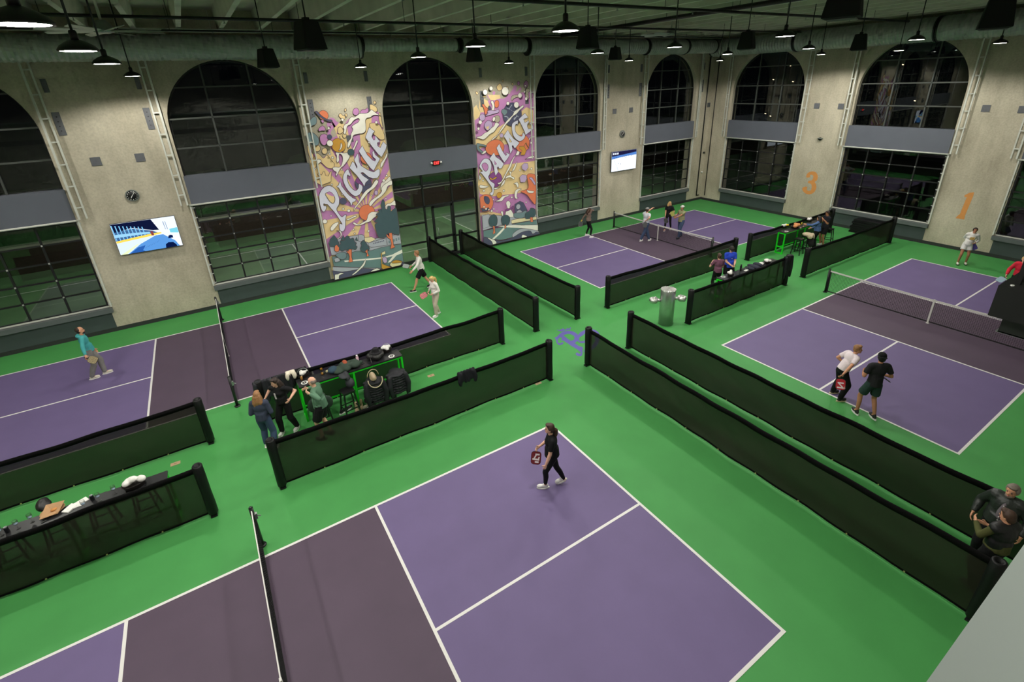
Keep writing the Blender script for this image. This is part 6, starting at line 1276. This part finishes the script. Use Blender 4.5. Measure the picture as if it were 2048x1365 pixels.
        if st == 'long':
            for q in (-1, 1): u.chain([head + RH * (q * .065 * hs) - FH * (.035 * hs), head + RH * (q * .085 * hs) - FH * (.045 * hs) - UH * (.13 * hs), head + RH * (q * .09 * hs) - F2 * (.05 * hs) - ZU * (.27 * hs)], [0.04 * hs, 0.045 * hs, 0.028 * hs])
            u.chain([head - FH * (.07 * hs), head - FH * (.09 * hs) - UH * (.14 * hs), head - F2 * (.10 * hs) - ZU * (.33 * hs)], [0.065 * hs, 0.07 * hs, 0.03 * hs])
            for k_ in (-.05, 0.05): u.chain([head - FH * (.07 * hs) + RH * k_, head - FH * (.1 * hs) - UH * (.16 * hs) + RH * k_ * 1.4, head - F2 * (.105 * hs) - ZU * (.30 * hs) + RH * k_], [0.05 * hs, 0.055 * hs, 0.025 * hs])
        if st == 'pony': u.chain([head - FH * (.09 * hs), head - FH * (.14 * hs) - UH * (.05 * hs), head - FH * (.13 * hs) - UH * (.16 * hs), head - FH * (.10 * hs) - UH * (.27 * hs)], [0.035 * hs, 0.045 * hs, 0.045 * hs, 0.02 * hs])
        if st == 'bun': u.ell(head - FH * (.10 * hs) + UH * (.06 * hs), (.04 * hs, .04 * hs, .04 * hs), FH, UH)
        u.build('hair', m, body, 0.0105, 2)
    if o.get('beard'): Union().ell(head - UH * (0.075 * hs) + FH * (0.04 * hs), (0.055 * hs, 0.052 * hs, 0.045 * hs), FH, UH).build('beard', o['beard'], body, 0.010, 2)
    if o.get('cap'):
        m, fl = o['cap']; d = FH * (-1 if fl == 'back' else 1); u = Union(); u.ell(head + UH * (0.065 * hs) - FH * (0.008 * hs), (0.09 * hs, 0.104 * hs, 0.082 * hs), FH, UH); co = u.build('cap', m, body, 0.011, 2)
        vb = MB(); pts = []
        for k in range(9):
            a = -1.15 + 2.3 * k / 8; pts.append(head + UH * (0.06 * hs) + d * (0.085 * hs + 0.075 * hs * math.cos(a)) + RH * (0.085 * hs * math.sin(a)))
        vb.prism(pts, UH * 0.01).build('cap_visor', o.get('visor', m), co)
    for q in (-1, 1): MB().ball(head + FH * (0.076 * hs) + RH * (q * 0.029 * hs) + UH * (0.012 * hs), (0.008 * hs, 0.008 * hs, 0.006 * hs), 8, 5).build('eye', EYE, body, True)
    if hair and not o.get('nobrow'):
        for q in (-1, 1): MB().ball(head + FH * (0.074 * hs) + RH * (q * 0.03 * hs) + UH * (0.032 * hs), (0.015 * hs, 0.012 * hs, 0.0035 * hs), 8, 5).build('eyebrow', hair[0], body, True)
    MB().ball(head + FH * (0.078 * hs) - UH * (0.052 * hs), (0.02 * hs, 0.02 * hs, 0.006 * hs), 8, 5).build('mouth', LIP, body, True)
    return dict(body=body, hL=hands[0], hR=hands[1], F=F, R=R, s=s, head=head, wl=wl, wr=wr, pe=pe)
def paddle(grip, toward, label, face_m, edge_m, nrm=None, mark=None, w=0.2, L=0.265):
    """grip point in the hand, toward = centre of the blade (photo position or point)"""
    g = Vector(grip)
    if len(toward) == 2: dep = (g - Vector(CPOS)).dot(Vector(-RM[:, 2])); c = Vector(CPOS + ray(*toward) * dep)
    else: c = Vector(toward)
    d = (c - g).normalized(); c = g + d * (0.2); n = Vector(nrm) if nrm else (Vector(CPOS) - c); n = (n - d * n.dot(d)).normalized(); sd = d.cross(n)
    t = thing('paddle', label, 'paddle', g, group='pickleball paddles'); O = lambda a, b, h: c - g + d * a + sd * b + n * h
    def rr(w, L, r): 
        pts = []
        for (cx, cy, a0) in ((L / 2 - r, w / 2 - r, 0), (-L / 2 + r, w / 2 - r, PI / 2), (-L / 2 + r, -w / 2 + r, PI), (L / 2 - r, -w / 2 + r, 3 * PI / 2)):
            for k in range(5): a = a0 + k * PI / 8; pts.append((cx + r * math.cos(a), cy + r * math.sin(a)))
        return pts
    MB().prism([O(a, b, -0.007) for a, b in rr(w, L, 0.06)], n * 0.014).build('blade', face_m, t); MB().prism([O(a, b, -0.006) for a, b in rr(w + 0.012, L + 0.012, 0.064)], n * 0.012).build('edge_guard', edge_m, t); MB().cyl(O(-L / 2, 0, 0), O(-L / 2 - 0.13, 0, 0), 0.016, 0.017, n=10).build('handle', BLACKM, t, True)
    if mark:
        for k, q in enumerate(mark[1]): MB().prism([O(a * L, b * w, 0.0075) for a, b in q], n * 0.001).build('printed_mark', mark[0], t)
    return t
BK = fabric('black_tee', (20, 20, 22)); BKP = fabric('black_pants', (18, 18, 20)); WTEE = fabric('white_tee', (224, 222, 220)); JEAN = fabric('denim', (62, 76, 104)); GSHO = mat('white_trainer', (226, 224, 220), 0.6); BSHO = mat('black_trainer', (24, 24, 26), 0.6)
HB, HDB, HBL, HGR, HLB, HBK = mat('hair_brown', (64, 42, 30), 0.6, var=0.2, scale=40), mat('hair_dark_brown', (44, 30, 24), 0.6, var=0.2, scale=40), mat('hair_blonde', (214, 178, 112), 0.6, var=0.2, scale=40), mat('hair_grey', (120, 108, 98), 0.6, var=0.2, scale=40), mat('hair_light_brown', (146, 104, 66), 0.6, var=0.25, scale=40), mat('hair_black', (22, 18, 18), 0.6, var=0.2, scale=40)
# 1 lone woman on the nearest court
q = person('woman in black with ponytail walking alone on the nearest court, paddle in hand', (1095, 977), 150, 1.73, dict(skin=SK1, fem=1, top=(BK, 'short'), bot=(BKP, 'leggings'), shoes=(GSHO, GSHO), hair=(HB, 'pony'), hem=-0.02, top_name='tee_shirt', girth=1.05), aL=(1091, 976), aR=(1130, 968), pel=('p', 1104, 909), wL=(0.06, -0.26, 0.84), wR=(0.13, 0.19, 1.0), lean=0.03, curl=(0.5, 1.0), heelR=0.5)
RED = mat('paddle_maroon', (110, 30, 38), 0.4); CARB = mat('paddle_carbon', (40, 42, 44), 0.5); PMW = mat('paddle_white_mark', (220, 210, 212), 0.5); BLK = mat('paddle_black_edge', (24, 22, 24), 0.5)
paddle(q['hR'][0], (1072, 918), 'maroon paddle with pale lettering held by the lone woman', RED, BLK, mark=(PMW, [[(-.35, -.35), (-.35, .1), (-.22, .1), (-.22, -.35)], [(-.3, .05), (.1, .3), (.1, .15), (-.2, -.05)], [(.05, -.35), (.05, .38), (.18, .38), (.18, -.35)], [(.25, -.3), (.25, .1), (.38, .1), (.38, -.3)], [(-.1, -.4), (.05, -.35), (.05, -.2), (-.1, -.25)]]))
# 2 and 3 pair on the right hand court
q = person('youth in pale pink tee leaning forward at the back line of the right court', (1686, 798), -28, 1.72, dict(skin=SK2, top=(fabric('pale_pink_tee', (226, 212, 216)), 'short'), bot=(BKP, 'long'), shoes=(BSHO, mat('tan_rubber', (200, 190, 150), 0.7)), hair=(HLB, 'short'), top_name='tee_shirt'), aL=(1664, 787), aR=(1678, 803), wR=('p', 1679, 757, 0.1), wL=(-0.02, -0.20, 0.98), lean=0.42, face=-32, pitch=0.0, pel=('p', 1685, 741), curl=(0.6, 0.9))
paddle(q['hR'][0], (1679, 800), 'red and black paddle lettered with a white Z held by the leaning youth', mat('paddle_red', (176, 30, 44), 0.4), BLK, mark=(PMW, [[(-.2, -.32), (-.2, .32), (-.08, .32), (-.08, -.32)], [(.25, -.36), (.25, .36), (.38, .36), (.38, -.36)], [(-.1, .3), (-.1, .12), (.27, -.34), (.27, -.14)], [(.3, -.5), (.38, -.5), (.38, -.42), (.3, -.42)], [(.18, -.48), (.24, -.48), (.24, -.4), (.18, -.4)]]))
q = person('man in black tee, dark green shorts and backwards black cap on the right court', (1727, 835), 52, 1.82, dict(skin=SK3, top=(fabric('washed_black_tee', (34, 34, 36)), 'short'), bot=(fabric('bottle_green_shorts', (42, 62, 58)), 'shorts'), shoes=(BSHO, GSHO), hair=(HBK, 'short'), cap=(fabric('black_cap', (16, 16, 18)), 'back'), top_name='tee_shirt', hem=-0.04, loose=0.02), aL=(1712, 828), aR=(1747, 838), wR=(0.26, 0.30, 1.05), wL=(0.28, -0.10, 1.12), lean=0.05, side=0.06, face=-15, build=1.08, curl=(0.7, 0.9))
paddle(q['hR'][0], (1777, 762), 'dark paddle held edge on by the man in the black cap', CARB, BLK, nrm=(0.6, -0.5, 0.5))
# 4 man in teal hoodie
q = person('bearded man in teal hoodie and grey trousers on the back left court', (200, 754), 8, 1.78, dict(skin=SK2, top=(fabric('teal_hoodie', (70, 160, 160)), 'long'), bot=(fabric('grey_trousers', (126, 124, 120)), 'long'), shoes=(mat('cream_trainer', (206, 200, 182), 0.6), GSHO), hair=(HDB, 'receding'), beard=HDB, hood=1, hem=-0.03, top_name='hoodie'), aR=(186, 759), aL=(212, 748), wR=('p', 172, 716, 0.25), wL=('p', 190, 700, -0.1), lean=-0.04, face=-4, pitch=-0.1, curl=(0.6, 1.0))
paddle(q['hR'][0], (192, 722), 'patterned beige paddle held by the man in teal', mat('paddle_camo', (150, 136, 104), 0.5, var=0.5, scale=40), BLK)
# 5 and 6 couple at the end line
q = person('man in white pullover and black shorts striding near the PICKLE mural', (836, 583), 165, 1.86, dict(skin=SK2, top=(fabric('white_pullover', (216, 214, 206)), 'long'), bot=(BKP, 'shorts'), shoes=(BSHO, GSHO), hair=(HLB, 'short'), collar=1, top_name='pullover', hem=-0.02, short_len=0.8), aL=(829, 584), aR=(864, 574), wL=('p', 825, 542, 0.1), wR=('p', 824, 532, -0.2), lean=0.12, curl=(0.5, 0.9), heelR=0.4, vox=0.012)
paddle(q['hR'][0], (813, 533), 'grey paddle held out by the man in white pullover', mat('paddle_grey', (120, 132, 124), 0.4), BLK, nrm=(-0.3, -0.5, 0.8))
q = person('blonde woman in white shirt and beige trousers at the end line', (875, 632), 196, 1.66, dict(skin=SK1, fem=1, top=(fabric('white_shirt', (228, 222, 214)), 'long'), bot=(fabric('beige_trousers', (190, 178, 158)), 'long'), shoes=(GSHO, GSHO), hair=(HBL, 'pony'), collar=1), aL=(873, 634), aR=(878, 627), wL=('p', 866, 588, 0.05), wR=('p', 858, 582, -0.1), lean=0.12, pitch=0.5, curl=(0.7, 0.9), vox=0.012)
paddle(q['hR'][0], (853, 588), 'red and white patterned paddle held by the blonde woman', mat('paddle_candy', (214, 130, 134), 0.4, var=0.5, scale=45), mat('pink_edge', (200, 70, 84), 0.5))
# 7 8 9 chatting group at the crowded table
person('woman with long light brown hair in navy sweater, seen from behind', (543, 897), 62, 1.66, dict(skin=SK1, fem=1, top=(fabric('navy_sweater', (58, 64, 82)), 'long'), bot=(JEAN, 'long'), shoes=(GSHO, GSHO), hair=(HLB, 'long'), top_name='sweater', loose=0.026, hem=0.0), aL=(534, 893), aR=(552, 899), wL=(0.2, -0.12, 1.1), wR=(0.22, 0.12, 1.12), face=10)
person('dark haired woman in black tee and joggers talking with open hands', (582, 862), -128, 1.70, dict(skin=SK1, fem=1, top=(fabric('charcoal_tee', (26, 26, 28)), 'short'), bot=(BKP, 'long'), shoes=(GSHO, GSHO), hair=(HDB, 'long'), print=(PMW, 0.018, 0.09), top_name='tee_shirt', hem=0.03), aR=(566, 868), aL=(596, 857), wR=('p', 531, 796, 0.05), wL=('p', 580, 798, 0.2), lean=0.12, face=-30, pitch=0.25, curl=(0.4, 0.5))
person('bald man in green long sleeved shirt and black shorts at the table', (648, 882), 150, 1.80, dict(skin=SK1, top=(fabric('sage_green_shirt', (88, 122, 98)), 'long'), bot=(BKP, 'shorts'), shoes=(BSHO, BLACKM), hair=(HGR, 'fringe'), nobrow=1, collar=1, hem=-0.03, girth=1.12, short_len=0.8), aL=(647, 880), aR=(664, 868), wL=('p', 619, 788, 0.1), wR=('p', 616, 777, -0.12), lean=0.08, pitch=0.25, curl=(0.8, 0.8))
# 10 11 12 13 back corner court
q = person('woman in brown top and black leggings with hands raised to her head', (1179, 474), -20, 1.66, dict(skin=SK2, fem=1, top=(fabric('taupe_top', (128, 108, 98)), 'long'), bot=(BKP, 'leggings'), shoes=(GSHO, GSHO), hair=(HB, 'long'), hem=0.08, loose=0.022), aL=(1172, 472), aR=(1181, 476), wR=(0.17, 0.05, 1.56), wL=('p', 1164, 440, -0.1), pitch=0.35, vox=0.013, curl=(0.9, 0.6))
paddle(q['hL'][0], (1160, 454), 'dark paddle with pale edge hanging from the arm of the woman in brown', CARB, mat('pale_edge', (150, 160, 140), 0.5))
t = thing('pickleball', 'yellow ball held beside the paddle of the woman in brown', 'ball', q['hL'][0] + Vector((-0.05, -0.06, 0.02))); MB().ball((0, 0, 0), 0.037, 14, 9).build('ball_shell', mat('ball_yellow', (226, 214, 50), 0.5), t, True)
mb = MB()
for k in range(10): a = k * 2.4; z = 0.037 * (1 - 2 * (k + .5) / 10); r = math.sqrt(0.037 ** 2 - z * z); mb.ball((r * math.cos(a), r * math.sin(a), z), 0.005, 5, 4)
mb.build('hole_marks', BLACKM, t)
q = person('man in light grey tee, jeans and grey cap pointing across the net', (1290, 482), 10, 1.84, dict(skin=SK1, top=(fabric('light_grey_tee', (196, 198, 204)), 'short'), bot=(JEAN, 'long'), shoes=(GSHO, GSHO), hair=(HB, 'short'), beard=mat('beard_ginger', (130, 78, 50), 0.7), cap=(fabric('grey_cap', (132, 130, 128)), 'front'), top_name='tee_shirt', hem=-0.05, girth=1.08), aR=(1281, 483), aL=(1298, 482), wL=('p', 1323, 405.5, -0.1), wR=('p', 1293, 441, 0.1), lean=0.03, curl=(0.9, 0.9), vox=0.013, elL=(0, 0.3, -0.6))
paddle(q['hR'][0], (1290, 450), 'dark grey paddle held down by the pointing man', CARB, BLK)
q = person('blonde woman in black beyond the net listening', (1335, 461), 205, 1.68, dict(skin=SK2, fem=1, top=(BK, 'short'), bot=(BKP, 'leggings'), shoes=(mat('blush_trainer', (206, 160, 136), 0.6), GSHO), hair=(HBL, 'long'), hem=-0.1, loose=0.026, top_name='tunic'), aL=(1341, 459), aR=(1329, 462), wR=('p', 1330, 437, 0.1), wL=(0.22, -0.2, 1.1), face=40, vox=0.013)
paddle(q['hR'][0], (1333, 446), 'black paddle hanging at the side of the blonde woman in black', BLK, CARB)
q = person('man in olive tee, jeans and backwards white cap holding a paddle out', (1359, 476), 178, 1.80, dict(skin=SK3, top=(fabric('olive_tee', (142, 140, 104)), 'short'), bot=(JEAN, 'long'), shoes=(mat('navy_trainer', (40, 46, 62), 0.6), BLACKM), hair=(HGR, 'short'), cap=(fabric('white_cap', (216, 214, 208)), 'back'), top_name='tee_shirt', hem=-0.05, girth=1.14, beard=HGR), aL=(1357, 478), aR=(1362, 473), wR=('p', 1350, 433, -0.05), wL=('p', 1353, 435, 0.15), vox=0.013, curl=(0.8, 1.0))
paddle(q['hR'][0], (1344, 426), 'paddle with yellow face held up by the man in olive', mat('paddle_lime', (150, 150, 66), 0.5), BLK)
# 14 15 couple by the fountain table
fa = at_z(1428, 553, 0.3); fb = at_z(1459, 548, 0.4)
person('woman in maroon top with pinned up brown hair, seen from behind', (10.20, 2.86, 0), 62, 1.68, dict(skin=SK1, fem=1, top=(fabric('maroon_top', (112, 72, 92)), 'short'), bot=(BKP, 'leggings'), shoes=(GSHO, GSHO), hair=(HB, 'bun'), hem=0.0, girth=1.08), wL=(0.25, -0.15, 1.3), wR=(0.28, 0.1, 1.15), vox=0.013)
person('man in bright blue polo and dark cap looking down at his hands', (10.98, 2.92, 0), -122, 1.82, dict(skin=SK1, top=(fabric('royal_blue_polo', (44, 74, 196)), 'short'), bot=(BKP, 'shorts'), shoes=(BSHO, GSHO), hair=(HDB, 'short'), cap=(fabric('dark_olive_cap', (48, 46, 42)), 'front'), collar=1, top_name='polo_shirt', girth=1.16, hem=-0.05, print=(PMW, 0.02, 0.008)), wL=(0.30, -0.06, 1.05), wR=(0.30, 0.06, 1.05), pitch=0.65, vox=0.013, curl=(0.8, 0.8))
# 16 17 at the far table
person('person with long black hair in denim jacket at the far table', (18.38, 3.42, 0), 98, 1.66, dict(skin=SK2, fem=1, top=(fabric('blue_denim_jacket', (74, 98, 142)), 'long'), bot=(BKP, 'long'), shoes=(GSHO, GSHO), hair=(HBK, 'long'), top_name='denim_jacket', loose=0.024), wL=('p', 1613, 449, -0.05), wR=(0.3, 0.05, 1.05), vox=0.013)
person('man in black tee and shorts with dark hair at the far end of the table', (19.15, 3.45, 0), 150, 1.80, dict(skin=SK3, top=(fabric('navy_black_tee', (30, 31, 38)), 'short'), bot=(BKP, 'shorts'), shoes=(GSHO, GSHO), hair=(HDB, 'short'), top_name='tee_shirt', hem=-0.05), wL=(0.18, -0.05, 1.3), wR=(0.25, 0.1, 1.2), pitch=0.3, vox=0.013)
# 18 19 right hand players
q = person('woman in white hooded sweater and white shorts waiting below numeral 1', (1922, 528), 205, 1.70, dict(skin=SK3, fem=1, top=(fabric('white_hoodie', (224, 222, 216)), 'long'), bot=(fabric('white_shorts', (222, 220, 216)), 'shorts'), shoes=(mat('cream_shoe', (216, 210, 196), 0.6), BLACKM), hair=(HDB, 'bun'), hood=1, print=(mat('ochre_print', (200, 166, 90), 0.7, var=0.3, scale=30), 0.075, 0.06), top_name='hooded_sweater', loose=0.024, hem=0.0, short_len=0.5), aR=(1914, 529), aL=(1930, 529), wR=('p', 1940, 483, 0.15), wL=('p', 1951, 486, 0.15), side=-0.15, vox=0.013, curl=(0.9, 0.9))
paddle(q['hR'][0], (1945, 489), 'purple paddle held in front by the woman in white', mat('paddle_purple', (98, 84, 168), 0.4), BLK)
q = person('player in red jacket at the right edge beside the balcony corner', (18.05, -3.88, 0), 185, 1.72, dict(skin=SK1, top=(fabric('red_jacket', (206, 44, 62)), 'long'), bot=(BKP, 'long'), shoes=(GSHO, GSHO), hair=(HBL, 'short'), loose=0.03, top_name='jacket'), wR=('p', 2013, 550, 0.1), wL=(0.2, -0.2, 1.0), lean=0.12, vox=0.013, curl=(0.8, 0.9))
paddle(q['hR'][0], (2004, 558), 'pale blue paddle held out by the player in red', mat('paddle_sky', (150, 176, 190), 0.35), mat('grey_edge', (120, 124, 128), 0.5), nrm=(-.3, -.2, .9))
# 20 21 pair in the aisle under the balcony
person('man in black leather jacket over a buttoned shirt at the lower right edge', (3.93, -7.30, 0), 178, 1.80, dict(skin=SK2, top=(mat('leather_jacket', (36, 42, 38), 0.45, bump=0.3, bscale=30), 'long'), bot=(BKP, 'long'), shoes=(BSHO, BLACKM), hair=(HGR, 'short'), top_name='leather_jacket', loose=0.04, girth=1.2, build=1.1, shirt_front=fabric('grey_shirt_front', (104, 96, 102)), beard=HGR), wL=(0.12, -0.3, 0.95), wR=(0.1, 0.3, 0.95), face=-10, pitch=0.1)
person('brown haired man in black padded vest and olive sleeves at the lower right edge', (3.28, -7.45, 0), 62, 1.74, dict(skin=SK2, top=(fabric('olive_shirt', (78, 80, 44)), 'long'), bot=(BKP, 'long'), shoes=(BSHO, BLACKM), hair=(HB, 'short'), vest=mat('black_vest', (22, 22, 24), 0.5, bump=0.2, bscale=20), girth=1.1), wL=(0.32, -0.1, 1.2), wR=(0.3, 0.12, 1.1), face=20, pitch=0.2, curl=(0.5, 0.5))

bpy.data.scenes.remove(TMP)
